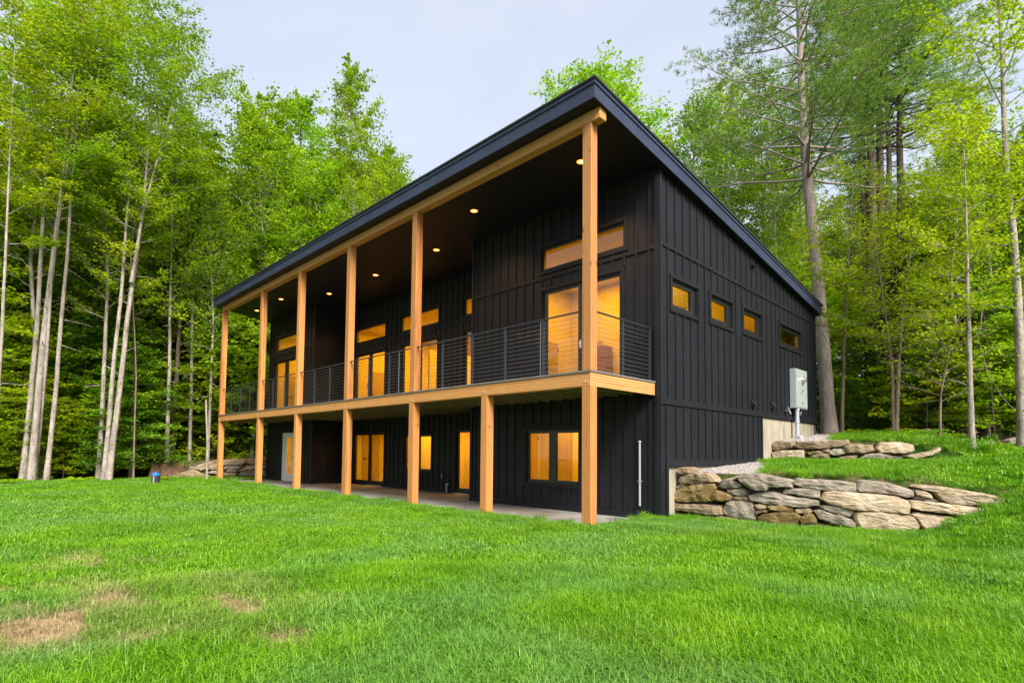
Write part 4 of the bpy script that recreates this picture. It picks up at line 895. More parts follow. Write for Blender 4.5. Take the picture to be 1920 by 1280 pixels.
# bin at the edge of the lawn on the left
bp = at(292, 893, 25.5); bz = float(height(bp[0], bp[1]))
bk = empty('bucket', (bp[0], bp[1], bz)); tag(bk, 'dark bucket with a bright blue lid at the far left edge of the lawn', 'bucket')
mb = MB(); mb.cyl((0, 0, 0), (0, 0, 0.33), 0.13, 0.15, 16); mb.build('body', M['charcoal'], bk)
mb = MB(); mb.cyl((0, 0, 0.331), (0, 0, 0.40), 0.165, 0.16, 16); mb.cyl((0, 0, 0.401), (0.02, 0, 0.44), 0.10, 0.06, 12); mb.build('lid', M['blue'], bk)
mb = MB(); mb.cyl((0.15, -0.10, 0.0), (0.15, -0.10, 0.32), 0.025, n=10); mb.build('tube', M['pvc'], bk)
# small round vent cap and blue jug against the foundation
mb = MB(); mb.cyl((0, 0, 0), (0, 0, 0.10), 0.09, 0.075, 14); mb.cyl((0, 0, 0.10), (0, 0, 0.14), 0.075, 0.03, 14)
o = mb.build('vent_cap', M['pvc']); o.location = (0.42, 9.9, float(height(0.42, 9.9))); tag(o, 'small round white vent cap in the crushed stone under the meter box', 'vent cap')

# ------------------------------------------------------------------ trees
class Geo:
    def __init__(s): s.V = []; s.F = []; s.n = 0; s.L = []
    def tube(s, pts, rad, k=6):
        pts = np.asarray(pts, float); rad = np.asarray(rad, float); n = len(pts)
        T = np.gradient(pts, axis=0); T /= np.linalg.norm(T, axis=1)[:, None]+1e-9
        ref = np.array([1.0, 0.2, 0.0]) if abs(T[0][2]) > 0.7 else np.array([0, 0, 1.0])
        A = np.cross(T, ref); A /= np.linalg.norm(A, axis=1)[:, None]+1e-9; B = np.cross(T, A)
        th = np.arange(k)*2*np.pi/k
        ring = pts[:, None, :]+rad[:, None, None]*(np.cos(th)[None, :, None]*A[:, None, :]+np.sin(th)[None, :, None]*B[:, None, :])
        s.V.append(ring.reshape(-1, 3)); i = np.arange(n-1)[:, None]*k+s.n; j = np.arange(k)[None, :]; j2 = (j+1) % k
        s.F.append(np.stack([i+j, i+j2, i+k+j2, i+k+j], -1).reshape(-1, 4)); s.n += n*k
    def wood(s, name, mat, parent): return np_mesh(name, np.concatenate(s.V), np.concatenate(s.F), mat, parent, smooth=True)
    def leaves(s, c, size, r, flat=0.55, asp=0.62):
        """diamond-shaped leaves, mostly facing up"""
        n = len(c); nz = np.stack([r.normal(0, flat, n), r.normal(0, flat, n), np.ones(n)], 1); nz /= np.linalg.norm(nz, axis=1)[:, None]
        a = r.normal(0, 1, (n, 3)); a -= nz*(a*nz).sum(1)[:, None]; a /= np.linalg.norm(a, axis=1)[:, None]; b_ = np.cross(nz, a)
        sz = size*r.uniform(0.65, 1.35, n)[:, None]
        q = np.stack([c-a*sz*0.5, c-b_*sz*0.5*asp, c+a*sz*0.5, c+b_*sz*0.5*asp], 1); q[:, (1, 3), :] += (nz*sz*0.12)[:, None, :]
        s.L.append(q.reshape(-1, 3))
    def needles(s, c, d, r, L=0.16, k=7, wd=0.015):
        n = len(c); c = np.repeat(c, k, 0); d = np.repeat(d, k, 0); v = d+r.normal(0, 0.75, c.shape); v[:, 2] += 0.25; v /= np.linalg.norm(v, axis=1)[:, None]
        p = np.cross(v, r.normal(0, 1, c.shape)); p /= np.linalg.norm(p, axis=1)[:, None]; l = L*r.uniform(0.7, 1.2, len(c))[:, None]
        q = np.stack([c-p*wd/2, c+p*wd/2, c+v*l+p*wd*0.2, c+v*l-p*wd*0.2], 1); s.L.append(q.reshape(-1, 3))
    def crown(s, name, mat, parent):
        V = np.concatenate(s.L); return np_mesh(name, V, np.arange(len(V)).reshape(-1, 4), mat, parent)
def interp_path(P, t):
    P = np.asarray(P, float); S = np.r_[0, np.cumsum(np.linalg.norm(np.diff(P, axis=0), axis=1))]; S /= S[-1]
    return np.array([np.interp(t, S, P[:, i]) for i in range(3)])
def broadleaf(G, r, path, r0, cb, CR, nbr, nleaf, lsize, up=0.55, prof='round', taper=0.12, sides=9, twigs=7, flat=0.55, layer=0.10, dead=0):
    """branches and leaves along one trunk; cb = where the crown begins (0..1)"""
    P = np.asarray(path, float); H = np.linalg.norm(P[-1]-P[0]); n = 16
    TT = np.linspace(0, 1, n); PP = np.array([interp_path(P, t) for t in TT]); wob = r.normal(0, 0.012*H/8, (n, 3)); wob[:, 2] = 0; wob[0] = 0; PP += np.cumsum(wob, 0)*0.4
    rad = r0*((1-TT)**0.8*(1-taper)+taper*0.25); rad[0] *= 1.25; G.tube(PP, rad, sides)
    for b_ in range(dead):
        t = r.uniform(0.15, cb+0.1); p = interp_path(PP, t); az = r.uniform(0, 6.28); L = r.uniform(0.25, 1.0)*CR*0.42; d = np.array([math.cos(az), math.sin(az), 0])
        s_ = np.linspace(0, 1, 5)[:, None]; q = p+d*s_*L+np.array([0, 0, 1])*(s_*L*r.uniform(-0.3, 0.7)-0.15*L*s_**2)+r.normal(0, 0.03*L, (5, 3))*s_; G.tube(q, np.linspace(r0*0.10+0.008, 0.005, 5), 4)
    cs = []; ga = r.uniform(0, 6.28)
    for b_ in range(nbr):
        t = cb+(0.99-cb)*((b_+r.uniform(0, 1))/nbr); u = (t-cb)/(1-cb); ga += 2.4+r.normal(0, 0.3)
        pr = {'round': math.sin(math.pi*min(1, 0.18+0.80*u))**0.7, 'cone': (1.02-u)**0.8, 'spire': 0.35+0.65*math.sin(math.pi*(0.12+0.8*u)), 'flat': (0.35+0.65*u)}[prof]
        if prof == 'round' and u > 0.9: pr *= 0.7
        L = CR*pr*r.uniform(0.65, 1.15); p = interp_path(PP, min(t, 0.995)); el = up*(0.55+0.9*u)*r.uniform(0.7, 1.3)
        d = np.array([math.cos(ga), math.sin(ga), 0]); s_ = np.linspace(0, 1, 6)[:, None]
        q = p+d*s_*L*math.cos(el)+np.array([0, 0, 1.0])*L*(math.sin(el)*s_+0.14*s_**2*(1 if up > 0.35 else -1))+r.normal(0, 0.025*L, (6, 3))*s_
        G.tube(q, np.linspace(max(0.012, r0*0.30*(1-t*0.75)), 0.006, 6), 5)
        m_ = max(3, int(twigs*(0.5+0.5*L/CR)))
        for k in range(m_):
            ts = 0.22+0.78*(k+r.uniform(0, 1))/m_; tp = interp_path(q, min(ts, 0.99)); sd = 1 if k % 2 else -1; ang = math.atan2(d[1], d[0])+sd*r.uniform(0.4, 1.1)
            l2 = L*0.42*(1.15-0.6*ts)*r.uniform(0.7, 1.2)+0.15; td = np.array([math.cos(ang), math.sin(ang), r.normal(0.12+0.3*up, 0.22)])
            e_ = tp+td*l2; G.tube(np.array([tp, (tp+e_)/2+r.normal(0, 0.03*l2, 3), e_]), [0.010, 0.007, 0.004], 3)
            cs.append((tp, td*l2, l2))
    tot = sum(c[2] for c in cs); C_ = []
    for tp, v, l2 in cs:
        m_ = max(2, int(nleaf*l2/tot)); t = r.uniform(0.12, 1.12, m_)[:, None]; j = r.normal(0, 0.20, (m_, 3))*l2; j[:, 2] *= layer/0.20*1.2
        C_.append(tp+v*t+j)
    C_ = np.concatenate(C_); G.leaves(C_, lsize, r, flat)
def pine(G, r, path, r0, cb, CR, nwh, nt, dead=14, sides=10, nk=7):
    P = np.asarray(path, float); n = 18; TT = np.linspace(0, 1, n); PP = np.array([interp_path(P, t) for t in TT]); rad = r0*((1-TT)**0.75*0.92+0.04); rad[0] *= 1.22; G.tube(PP, rad, sides)
    for b_ in range(dead):
        t = r.uniform(0.32, cb+0.25); p = interp_path(PP, t); az = r.uniform(0, 6.28); L = r.uniform(0.3, 1.0)*CR*0.8; d = np.array([math.cos(az), math.sin(az), 0]); s_ = np.linspace(0, 1, 5)[:, None]
        q = p+d*s_*L+np.array([0, 0, 1])*(s_*L*r.uniform(-0.25, 0.35))+r.normal(0, 0.03*L, (5, 3))*s_; G.tube(q, np.linspace(0.028, 0.006, 5), 4)
    segs = []
    for w_ in range(nwh):
        t = cb+(0.985-cb)*(w_+r.uniform(-.2, .2))/nwh; t = min(max(t, 0), 0.985); u = (t-cb)/(1-cb); a0 = r.uniform(0, 6.28)
        for k in range(5):
            az = a0+k*1.256+r.normal(0, 0.25); L = CR*(1.05-0.75*max(0, u))*r.uniform(0.55, 1.15); d = np.array([math.cos(az), math.sin(az), 0]); s_ = np.linspace(0, 1, 6)[:, None]; p = interp_path(PP, t)
            q = p+d*s_*L+np.array([0, 0, 1.0])*L*(r.uniform(0.0, 0.22)*s_+0.12*s_**2)+r.normal(0, 0.02*L, (6, 3))*s_; G.tube(q, np.linspace(0.045*(1-0.6*max(u, 0))+0.012, 0.008, 6), 5)
            for m_ in range(9):
                ts = 0.30+0.70*(m_+r.uniform(0, 1))/9; tp = interp_path(q, min(ts, .99)); sd = 1 if m_ % 2 else -1; an = az+sd*r.uniform(0.4, 1.0); l2 = L*0.33*(1.2-0.6*ts)
                td = np.array([math.cos(an), math.sin(an), r.uniform(0.0, 0.35)]); G.tube(np.array([tp, tp+td*l2]), [0.010, 0.005], 3); segs.append((tp, td, l2))
    tot = sum(s_[2] for s_ in segs); C_ = []; D_ = []
    for tp, td, l2 in segs:
        m_ = max(2, int(nt*l2/tot)); t = r.uniform(0.1, 1.1, m_)[:, None]; C_.append(tp+td*l2*t+r.normal(0, 0.07*l2+0.03, (m_, 3))*np.array([1, 1, 0.45])); D_.append(np.repeat(td[None], m_, 0))
    G.needles(np.concatenate(C_), np.concatenate(D_), r, k=nk)
def finish(name, G, base, lab, cat, bark, leaf, group=None, crown=True):
    base = np.asarray(base, float)
    for a in G.V: a -= base
    for a in G.L: a -= base
    root = empty(name, tuple(base)); tag(root, lab, cat, group); G.wood('trunk', bark, root)
    if G.L: G.crown('crown', leaf, root)
    return root
DL = 2.4
def gbase(px, py, D):
    p = at(px, py, D); p[2] = float(height(p[0], p[1]))-0.08; return p
def pixpath(pts, D, lean=0.0):
    """trunk line: ground point, then image points at distance D"""
    b0 = gbase(pts[0][0], pts[0][1], D); return [b0]+[at(x, y, D+lean*(i+1)) for i, (x, y) in enumerate(pts[1:])]
R_ = np.random.RandomState
SPECIAL = []
# left clump of tall pale trunks
r = R_(11); G = Geo(); D = 27.5+DL
p = pixpath([(42, 903), (68, 640), (80, 420), (88, 250), (92, 60), (92, -60)], D, 0.3); broadleaf(G, r, p, 0.121, 0.50, 2.8, 20, 10350, 0.125, 0.75, 'spire', dead=5)
p = pixpath([(58, 903), (82, 640), (112, 400), (140, 240), (165, 100), (185, -40)], D-.5, 0.2); broadleaf(G, r, p, 0.150, 0.42, 3.2, 24, 12649, 0.125, 0.75, 'spire', dead=5)
p = pixpath([(64, 903), (90, 640), (98, 480), (120, 330), (135, 180), (150, 60)], D-.2, -0.2); broadleaf(G, r, p, 0.085, 0.55, 2.4, 14, 5750, 0.125, 0.75, 'spire', dead=3)
finish('maple_tree', G, p[0], 'clump of three tall pale grey trunks near the left edge of the lawn', 'tree', M['bark_pale'], M['leaf_maple'])
r = R_(12); G = Geo()
p = pixpath([(86, 902), (106, 720), (118, 560), (138, 330), (152, 160), (160, 10)], 26.8+DL, 0.1); broadleaf(G, r, p, 0.105, 0.60, 2.6, 18, 9200, 0.125, 0.8, 'spire', dead=9)
finish('maple_tree', G, p[0], 'slender single pale trunk with broken branch stubs right of the three trunk clump', 'tree', M['bark_pale'], M['leaf_yellow'])
r = R_(13); G = Geo()
p = pixpath([(194, 899), (212, 680), (226, 560), (236, 400), (250, 200), (262, 60)], 26.6+DL, 0.15); broadleaf(G, r, p, 0.111, 0.50, 2.8, 18, 9200, 0.125, 0.75, 'spire', dead=5)
p = pixpath([(203, 899), (226, 700), (246, 530), (268, 390), (280, 240), (300, 70)], 26.3+DL, 0.15); broadleaf(G, r, p, 0.135, 0.50, 3.2, 22, 11500, 0.125, 0.75, 'spire', dead=5)
p2 = pixpath([(246, 530), (268, 400), (300, 280), (322, 200), (345, 70)], 26.3+DL, 0.1)[1:]; p2 = [at(246, 530, 26.4+DL)]+p2; broadleaf(G, r, p2, 0.076, 0.25, 3.0, 20, 10350, 0.125, 0.75, 'spire')
finish('maple_tree', G, p[0], 'twin pale trunks joined at the base, forking high above the lawn left of the house', 'tree', M['bark_pale'], M['leaf_maple'])
r = R_(14); G = Geo()
p = pixpath([(-12, 905), (0, 700), (8, 560), (14, 430), (20, 300), (35, 40)], 24.5+DL, 0.2); broadleaf(G, r, p, 0.080, 0.50, 2.6, 18, 9200, 0.125, 0.7, 'spire', dead=8)
finish('maple_tree', G, p[0], 'thin pale trunk with long bare side limbs at the far left edge of the picture', 'tree', M['bark_pale'], M['leaf_yellow'])
r = R_(15); G = Geo()
p = pixpath([(250, 897), (256, 700), (250, 560), (246, 480), (262, 330)], 28.0+DL-1, 0.1); broadleaf(G, r, p, 0.043, 0.55, 1.8, 14, 3000, 0.13, 0.5, 'spire', dead=7)
finish('maple_tree', G, p[0], 'thin brown sapling trunk just right of the twin pale trunks', 'tree', M['bark_brown'], M['leaf_yellow'])
# big pine beside the rear corner of the house
r = R_(21); G = Geo(); p = pixpath([(1556, 806), (1535, 540), (1513, 330), (1503, 180), (1497, 0), (1490, -190)], 24.5); pine(G, r, p, 0.285, 0.46, 5.2, 16, 12500, dead=7)
finish('pine_tree', G, p[0], 'big straight pine with a bare pinkish grey trunk beside the rear corner of the house', 'tree', M['bark_pine'], M['needle'])
# cluster of dark pine stems
r = R_(22); G = Geo(); D = 32
for pts_, r0 in (([(1632, 806), (1630, 560), (1618, 330), (1612, 150), (1608, -150)], 0.26), ([(1640, 806), (1638, 560), (1634, 330), (1628, 130), (1632, -140)], 0.30), ([(1650, 806), (1656, 560), (1650, 330), (1648, 150), (1652, -190)], 0.27), ([(1660, 806), (1668, 600), (1690, 400), (1686, 250), (1692, 80), (1700, -150)], 0.25), ([(1645, 806), (1650, 520), (1668, 330), (1662, 150), (1668, -120)], 0.20)):
    p = pixpath(pts_, D+r.uniform(-.6, .6)); pine(G, r, p, r0, 0.58, 4.6, 10, 5200, dead=18, sides=8)
finish('pine_tree', G, p[0], 'cluster of dark pine stems growing from one base behind the upper lawn', 'tree', M['bark_dark'], M['needle'])
r = R_(23); G = Geo(); p = pixpath([(1918, 824), (1910, 640), (1900, 430), (1885, 300), (1876, 150), (1872, 10), (1868, -120)], 21.5); broadleaf(G, r, p, 0.15, 0.42, 2.8, 22, 9000, 0.12, 0.7, 'spire', dead=8)
finish('birch_tree', G, p[0], 'mottled grey leaning trunk at the right edge of the picture', 'tree', M['bark_pale'], M['leaf_yellow'])
for seed, pts_, D, r0, lab, nl in ((24, [(1823, 829), (1816, 640), (1812, 520), (1810, 400), (1806, 250)], 19.5, 0.085, 'slim pale sapling with wide bare twigs in front of the dark woods on the right', 2600),
                                   (25, [(1578, 810), (1582, 640), (1588, 520), (1596, 440), (1600, 330)], 22.5, 0.075, 'thin lichen covered sapling close to the right of the big pine', 2200),
                                   (26, [(1680, 814), (1684, 700), (1690, 600), (1704, 490), (1712, 400)], 21.0, 0.075, 'right stem leaning sapling behind the upper grass bank', 1800),
                                   (27, [(1676, 814), (1672, 680), (1660, 590), (1648, 500), (1642, 420)], 21.0, 0.065, 'thin sapling curving left behind the upper grass bank', 1500),
                                   (28, [(1762, 818), (1764, 740), (1780, 660), (1786, 610)], 20.5, 0.045, 'crooked dead looking thin stem at the edge of the leaf litter', 250),
                                   (29, [(388, 893), (389, 830), (386, 750)], 27.0, 0.045, 'short pale broken trunk standing behind the far stone wall', 0)):
    r = R_(seed); G = Geo(); p = pixpath(pts_, D)
    if nl: broadleaf(G, r, p, r0, 0.35, 1.7, 20, nl*2, 0.10, 0.5, 'spire', dead=4, sides=7)
    else: G.tube(np.array(p), [r0*1.1, r0, r0*0.8], 8)
    finish('sapling' if nl else 'broken_trunk', G, p[0], lab, 'sapling' if nl else 'tree trunk', M['bark_pale' if nl in (0, 2600) else 'bark_brown'], M['leaf_yellow'])
# round maple crown above the roof corner
r = R_(31); G = Geo(); b0 = gbase(1110, 846, 36); top = at(1125, 135, 36); p = [b0, b0+(top-b0)*0.5+np.array([.3, 0, 0]), top]; broadleaf(G, r, p, 0.30, 0.42, 4.7, 56, 28000, 0.20, 0.45, 'round')
finish('maple_tree', G, p[0], 'rounded bright green maple crown rising just behind the high roof corner', 'tree', M['bark_brown'], M['leaf_maple'])
# the pointed pair in the middle left skyline
for seed, px, py, D, lab in ((32, 655, 120, 38, 'tallest pointed green tree top in the gap between the house and the left woods'), (33, 565, 185, 36, 'bushy tree top just left of the tallest pointed crown'), (34, 492, 190, 34, 'full leafy crown standing directly right of the high left woods'), (35, 728, 285, 40, 'lower rounded crown right of the tallest pointed crown, above the roof edge')):
    r = R_(seed); G = Geo(); b0 = gbase(px, 880, D); top = at(px, py, D); p = [b0, b0+(top-b0)*0.5, top]; broadleaf(G, r, p, 0.24, 0.30, 3.9, 44, 20000, 0.18, 1.0, 'round', flat=0.8)
    finish('maple_tree', G, p[0], lab, 'tree', M['bark_brown'], M['leaf_maple'])

# prototypes for the forest, each 10 m tall when built
def proto(seed, kind):
    r = R_(seed); G = Geo(); P0 = [np.zeros(3), np.array([r.normal(0, .15), r.normal(0, .15), 5]), np.array([r.normal(0, .3), r.normal(0, .3), 10])]
    if kind == 'maple': broadleaf(G, r, P0, 0.10, 0.38, 2.1, 36, 9000, 0.10, 0.7, 'round', sides=7, dead=4)
    if kind == 'slim': broadleaf(G, r, P0, 0.065, 0.40, 1.3, 32, 5500, 0.085, 1.0, 'spire', sides=7, dead=5)
    if kind == 'beech': broadleaf(G, r, P0, 0.06, 0.06, 2.9, 44, 9000, 0.20, 0.16, 'round', sides=6, layer=0.05, flat=0.4, twigs=9)
    if kind == 'hemlock': broadleaf(G, r, P0, 0.12, 0.06, 2.7, 64, 15000, 0.14, 0.06, 'cone', sides=6, layer=0.06, flat=0.5, twigs=9)
    if kind == 'pine': pine(G, r, P0, 0.11, 0.50, 2.2, 12, 7000, dead=10, sides=7, nk=6)
    return G
BARK = {'maple': 'bark_brown', 'slim': 'bark_pale', 'beech': 'bark_brown', 'hemlock': 'bark_dark', 'pine': 'bark_dark'}
NAME = {'maple': 'maple_tree', 'slim': 'aspen_tree', 'beech': 'beech_sapling', 'hemlock': 'hemlock_tree', 'pine': 'pine_tree'}
PROTO = {}
def plant(kind, var, x, y, H, rot, leaf, lab, group, cat='tree', sxy=1.0):
    key = (kind, var, leaf)
    if key not in PROTO:
        base = [k for k in PROTO if k[0] == kind and k[1] == var]
        if base:
            src = PROTO[base[0]]; root = src.copy(); COL.objects.link(root)
            for ch in src.children:
                c = ch.copy(); 
                if ch.name.startswith('crown'): c.data = ch.data.copy(); c.data.materials[0] = M[leaf]
                COL.objects.link(c); c.parent = root
        else:
            G = proto({'maple': 100, 'slim': 200, 'beech': 300, 'hemlock': 400, 'pine': 500}[kind]+var, kind)
            root = empty(NAME[kind]); G.wood('trunk', M[BARK[kind]], root); G.crown('crown', M[leaf], root)
        PROTO[key] = root
    else: root = copy_tree(PROTO[key])
    root.location = (x, y, float(height(x, y))-0.06); root.rotation_euler = (0, 0, rot); s_ = H/10.0; root.scale = (s_*sxy, s_*sxy, s_); tag(root, lab, cat, group)
    return root
SKYL = [(-400, -200), (215, -150), (240, -40), (400, 60), (430, 200), (480, 180), (520, 170), (560, 200), (600, 190), (650, 160), (700, 180), (740, 280), (800, 285), (820, 340), (860, 430), (1000, 420), (1020, 240), (1060, 180), (1180, 170), (1205, 200), (1225, 190), (1290, 90), (1330, 130), (1400, 70), (1450, 90), (1560, 260), (1700, 260), (1800, 210), (1930, 120), (2600, -200)]
def okpos(x, y, mrg=3.0):
    if -20.95-mrg < x < 0.3+mrg*0.7 and -1 < y < 12.8+mrg: return False
    if lawn_mask(np.array([x]), np.array([y]))[0] and x > -24.5 and y < 17: return False
    return True
rr = random.Random(77); placed = []
def row(px0, px1, D0, D1, n, kinds, Hr, lab, group, cat='tree', gap=1.6, leafs=None, skyc=True, cap=-999):
    c_ = 0; k = 0; n0 = len(placed)
    while c_ < n and k < n*60:
        k += 1; px = rr.uniform(px0, px1); D = rr.uniform(D0, D1); p = at(px, 846, D); x, y = float(p[0]), float(p[1])
        if not okpos(x, y, 1.2 if Hr[1] < 9 else 3.0): continue
        if any((x-a)**2+(y-b_)**2 < gap*gap for a, b_ in placed): continue
        kind = rr.choice(kinds); H = rr.uniform(*Hr)
        if skyc:
            mw = H*(0.05 if kind == 'slim' else 0.13)*FPX/D; ys = max(np.interp(q, [a for a, _ in SKYL], [b_ for _, b_ in SKYL]) for q in (px-mw, px, px+mw)); ys = max(ys, cap); Hm = float(at(px, ys, D)[2]-height(x, y)); H = min(H, Hm*rr.uniform(0.86, 1.0))
        if H < 2.0: c_ += 1; continue
        leaf = (leafs or {'maple': ['leaf_maple', 'leaf_maple', 'leaf_mid', 'leaf_yellow'], 'slim': ['leaf_mid', 'leaf_maple', 'leaf_yellow'], 'beech': ['leaf_yellow', 'leaf_maple', 'leaf_maple', 'leaf_dark'], 'hemlock': ['leaf_dark'], 'pine': ['needle']})
        leaf = rr.choice(leaf[kind]); var = rr.randrange({'maple': 3, 'slim': 2, 'beech': 3, 'hemlock': 2, 'pine': 1}[kind])
        nm = {'maple': 'leafy maple tree', 'slim': 'slim pale barked tree', 'beech': 'low spreading beech sapling', 'hemlock': 'dark green hemlock', 'pine': 'tall pine'}[kind]
        plant(kind, var, x, y, H, rr.uniform(0, 6.28), leaf, nm+' '+lab, NAME[kind].replace('_', ' ')+'s '+group, cat if kind != 'beech' else 'sapling'); placed.append((x, y)); c_ += 1
    print('row', px0, D0, n, len(placed)-n0)
# woods left of the house
row(-260, 470, 32, 37, 10, ['maple', 'maple', 'slim'], (15, 21), 'in the first row of woods left of the house', 'in the first row left')
row(-260, 520, 38, 46, 16, ['maple', 'maple', 'hemlock'], (17, 25), 'deeper in the woods left of the house', 'deeper in the left woods', cap=190)
row(-200, 560, 46, 58, 18, ['maple', 'hemlock', 'slim'], (18, 27), 'far back in the woods left of the house', 'far back in the left woods', cap=260)
row(-240, 290, 31.2, 34.5, 28, ['beech', 'beech', 'beech', 'hemlock'], (3.0, 9), 'in the understory at the left edge of the lawn', 'in the understory along the left lawn edge', gap=1.0, skyc=False)
row(-200, 540, 33, 42, 34, ['beech', 'beech', 'hemlock'], (8, 15), 'in the shade under the left woods', 'in the shade of the left woods', gap=1.4)
# behind the house
row(430, 850, 33, 42, 12, ['maple', 'maple', 'slim'], (14, 22), 'rising behind the low left end of the roof', 'behind the left end of the roof')
row(430, 1010, 44, 56, 12, ['maple', 'hemlock'], (14, 24), 'far behind the house roof', 'far behind the house')
row(1180, 1500, 30, 36, 8, ['slim', 'slim', 'slim'], (15, 24), 'between the roof corner and the big pine', 'between the roof and the big pine', gap=1.2)
row(1200, 1520, 38, 54, 12, ['slim', 'maple', 'pine'], (14, 26), 'behind the slope of the roof on the right', 'behind the roof slope')
row(1430, 1560, 27, 36, 7, ['maple', 'beech'], (6, 12), 'low behind the rear corner of the roof', 'low behind the rear roof corner', gap=1.2)
row(-200, 420, 30.5, 34, 9, ['slim'], (14, 19), 'standing thin and straight at the left lawn edge', 'at the left lawn edge', gap=1.2, leafs={'slim': ['leaf_yellow', 'leaf_maple']})
# woods on the right
row(1730, 2150, 24, 32, 9, ['slim'], (10, 16), 'standing thin and straight behind the right lawn', 'behind the right lawn', gap=1.2, leafs={'slim': ['leaf_yellow', 'leaf_maple']})
row(1570, 1730, 34, 40, 5, ['slim'], (12, 17), 'behind the cluster of dark pine stems', 'behind the pine cluster', gap=1.0)
row(1590, 1725, 26, 31, 6, ['beech', 'hemlock'], (2.5, 5.5), 'low in front of the cluster of dark pine stems', 'low in front of the pine cluster', gap=1.2, skyc=False)
row(1760, 2200, 27, 33, 8, ['maple', 'slim', 'maple'], (11, 17), 'in the first row of woods on the right', 'in the first row right')
row(1540, 2200, 35, 44, 13, ['slim', 'maple', 'hemlock'], (15, 25), 'deeper in the woods on the right', 'deeper in the right woods', cap=330)
row(1500, 2200, 45, 60, 14, ['maple', 'hemlock', 'pine'], (17, 26), 'far back in the woods on the right', 'far back in the right woods', cap=350)
row(1730, 2100, 23.5, 29, 13, ['beech', 'beech', 'hemlock'], (3, 8.5), 'in the understory behind the right lawn', 'in the understory on the right', gap=1.2, skyc=False)
row(1740, 2100, 28, 38, 16, ['hemlock', 'beech', 'beech'], (6, 14), 'in the shade under the right woods', 'in the shade of the right woods', gap=1.4)
# woods behind the camera, seen mirrored in the glass
for i in range(14):
    a = math.radians(-150+i*19+rr.uniform(-5, 5)); D = rr.uniform(27, 38); x, y = CAM[0]+D*math.sin(a)*1.0, CAM[1]-abs(D*math.cos(a))-6
    plant('maple', rr.randrange(3), float(x), float(y), rr.uniform(15, 21), rr.uniform(0, 6.28), 'leaf_maple', 'leafy maple tree on the open side of the lawn facing the porch', 'maple trees facing the porch')
# a far belt of foliage closes the view between the trunks
def belt(name, D0, D1, a0, a1, n, hmax, lab):
    r = R_(3); a = r.uniform(a0, a1, n); D = r.uniform(D0, D1, n)
    dx = np.cos(a)*(-math.sin(YAW))-np.sin(a)*math.cos(YAW)*-1; fx, fy = -math.sin(YAW), math.cos(YAW); rx, ry = math.cos(YAW), math.sin(YAW)
    X = CAM[0]+D*(np.cos(a)*fx+np.sin(a)*rx); Y = CAM[1]+D*(np.cos(a)*fy+np.sin(a)*ry)
    top = hmax*(0.55+0.9*fbm(X*0.12, Y*0.12, 61)); Z = height(X, Y)+top*r.uniform(0, 1, n)**1.15
    lump = fbm(X*0.5+Z*0.3, Y*0.5+Z*0.7, 71) > 0.42; P = np.stack([X, Y, Z], 1)[lump]; G = Geo(); G.leaves(P, 0.42, r, 0.6); o = G.crown(name, M['leaf_dark'], None); tag(o, lab, 'woodland', kind='stuff')
belt('distant_woods', 58, 66, math.radians(-56), math.radians(56), 110000, 13, 'dark continuous woodland undergrowth seen between the trunks at the back')
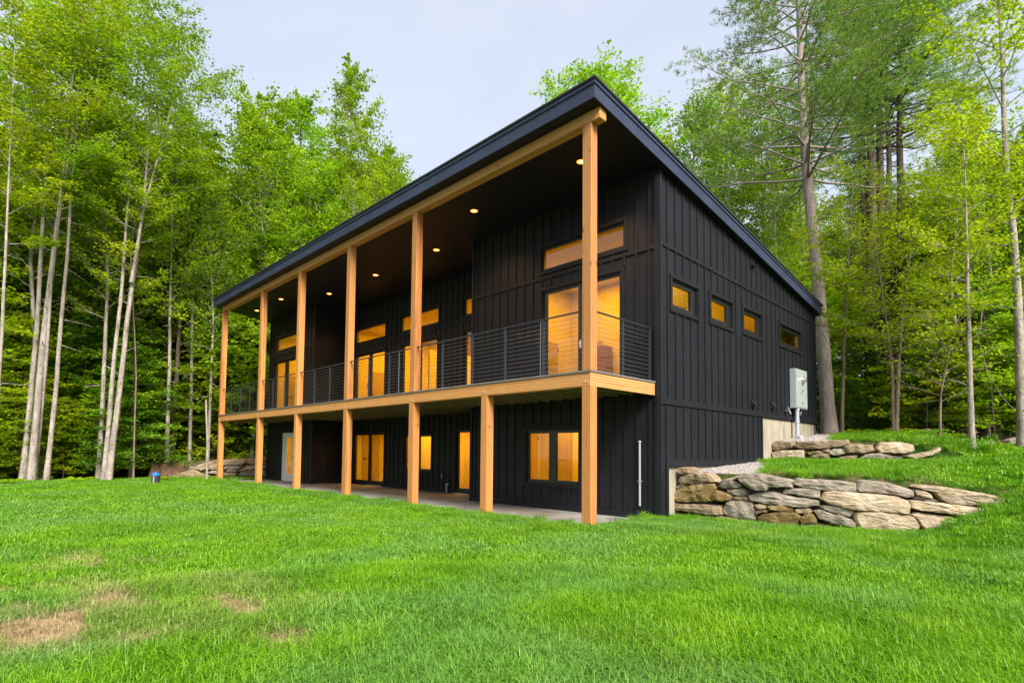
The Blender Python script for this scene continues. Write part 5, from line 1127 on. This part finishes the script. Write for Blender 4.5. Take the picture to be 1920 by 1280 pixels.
# ferns, boulders and fallen branches at the edge of the litter
def fern(x, y, s_, lab):
    r = R_(int(abs(x*37+y*91)) % 9999); G = Geo(); z0 = float(height(x, y)); base = np.array([x, y, z0]); 
    for k in range(9):
        az = k*0.7+r.uniform(-.2, .2); d = np.array([math.cos(az), math.sin(az), 0]); L = s_*r.uniform(.8, 1.15); t = np.linspace(0, 1, 6)[:, None]; q = base+d*t*L+np.array([0, 0, 1.0])*(t*L*1.0-0.75*L*t**2); G.tube(q, np.linspace(.006, .002, 6), 3)
        tt = np.repeat(np.linspace(.12, 1, 14), 2); sd = np.tile([-1, 1], 14); c_ = np.array([interp_path(q, min(v, .99)) for v in tt]); pr = np.array([-d[1], d[0], 0]); w_ = L*0.20*(1.1-tt)[:, None]; c_ = c_+pr*sd[:, None]*w_*.6
        G.leaves(c_, 0.09*s_/0.5, r, 0.35, 0.4)
    root = empty('fern', (x, y, z0)); 
    for a in G.V: a -= base
    for a in G.L: a -= base
    tag(root, lab, 'fern', 'ferns in the leaf litter'); G.wood('stem', M['leaf_yellow'], root); G.crown('fronds', M['leaf_maple'], root)
for px, D in ((1690, 22.5), (1740, 21), (1775, 20.5), (1870, 20), (1610, 24), (1902, 22), (310, 27.5), (150, 28), (20, 27)):
    p = at(px, 846, D); fern(float(p[0]), float(p[1]), 0.55, 'green fern growing at the edge of the leaf litter')
def boulder(px, D, s_, lab, mt='stone_g'):
    p = at(px, 846, D); x, y = float(p[0]), float(p[1]); bm = bmesh.new(); bmesh.ops.create_icosphere(bm, subdivisions=3, radius=1.0); r = random.Random(int(px))
    o3 = [r.uniform(0, 9) for _ in range(3)]
    for v in bm.verts:
        n_ = 1+0.16*math.sin(3*v.co.x+o3[0])*math.cos(3.5*v.co.y+o3[1])+0.09*math.sin(7*v.co.z+o3[2]+4*v.co.x); v.co = Vector((v.co.x*1.35*n_*s_, v.co.y*1.0*n_*s_, v.co.z*0.62*n_*s_))
    me_ = bpy.data.meshes.new('boulder'); bm.to_mesh(me_); bm.free(); me_.materials.append(M[mt]); o = bpy.data.objects.new('boulder', me_); COL.objects.link(o); o.location = (x, y, float(height(x, y))+0.12*s_); o.rotation_euler = (0, 0, r.uniform(0, 6)); tag(o, lab, 'boulder')
boulder(1898, 23, 0.42, 'rounded grey boulder at the foot of the right edge trunk'); boulder(1740, 22.5, 0.25, 'small mossy boulder in the leaf litter near the middle of the right woods'); boulder(1850, 21.5, 0.22, 'small flat stone in the leaf litter behind the slim sapling')
def fallen(pts_, r0, lab):
    P = np.array([at(*q) for q in pts_]); G = Geo(); G.tube(P, np.linspace(r0, r0*0.3, len(P)), 6); finish('fallen_branch', G, P[0], lab, 'fallen branch', M['bark_pale'], None)
fallen([(1842, 575, 23), (1836, 640, 23), (1852, 700, 22.6), (1880, 745, 22), (1908, 775, 21.6)], 0.018, 'pale broken branch drooping beside the slim sapling')
fallen([(1755, 800, 26), (1800, 700, 27), (1860, 600, 28)], 0.14, 'dark leaning dead trunk deep in the right woods')
print('objects', len(C.objects), 'placed', len(placed))
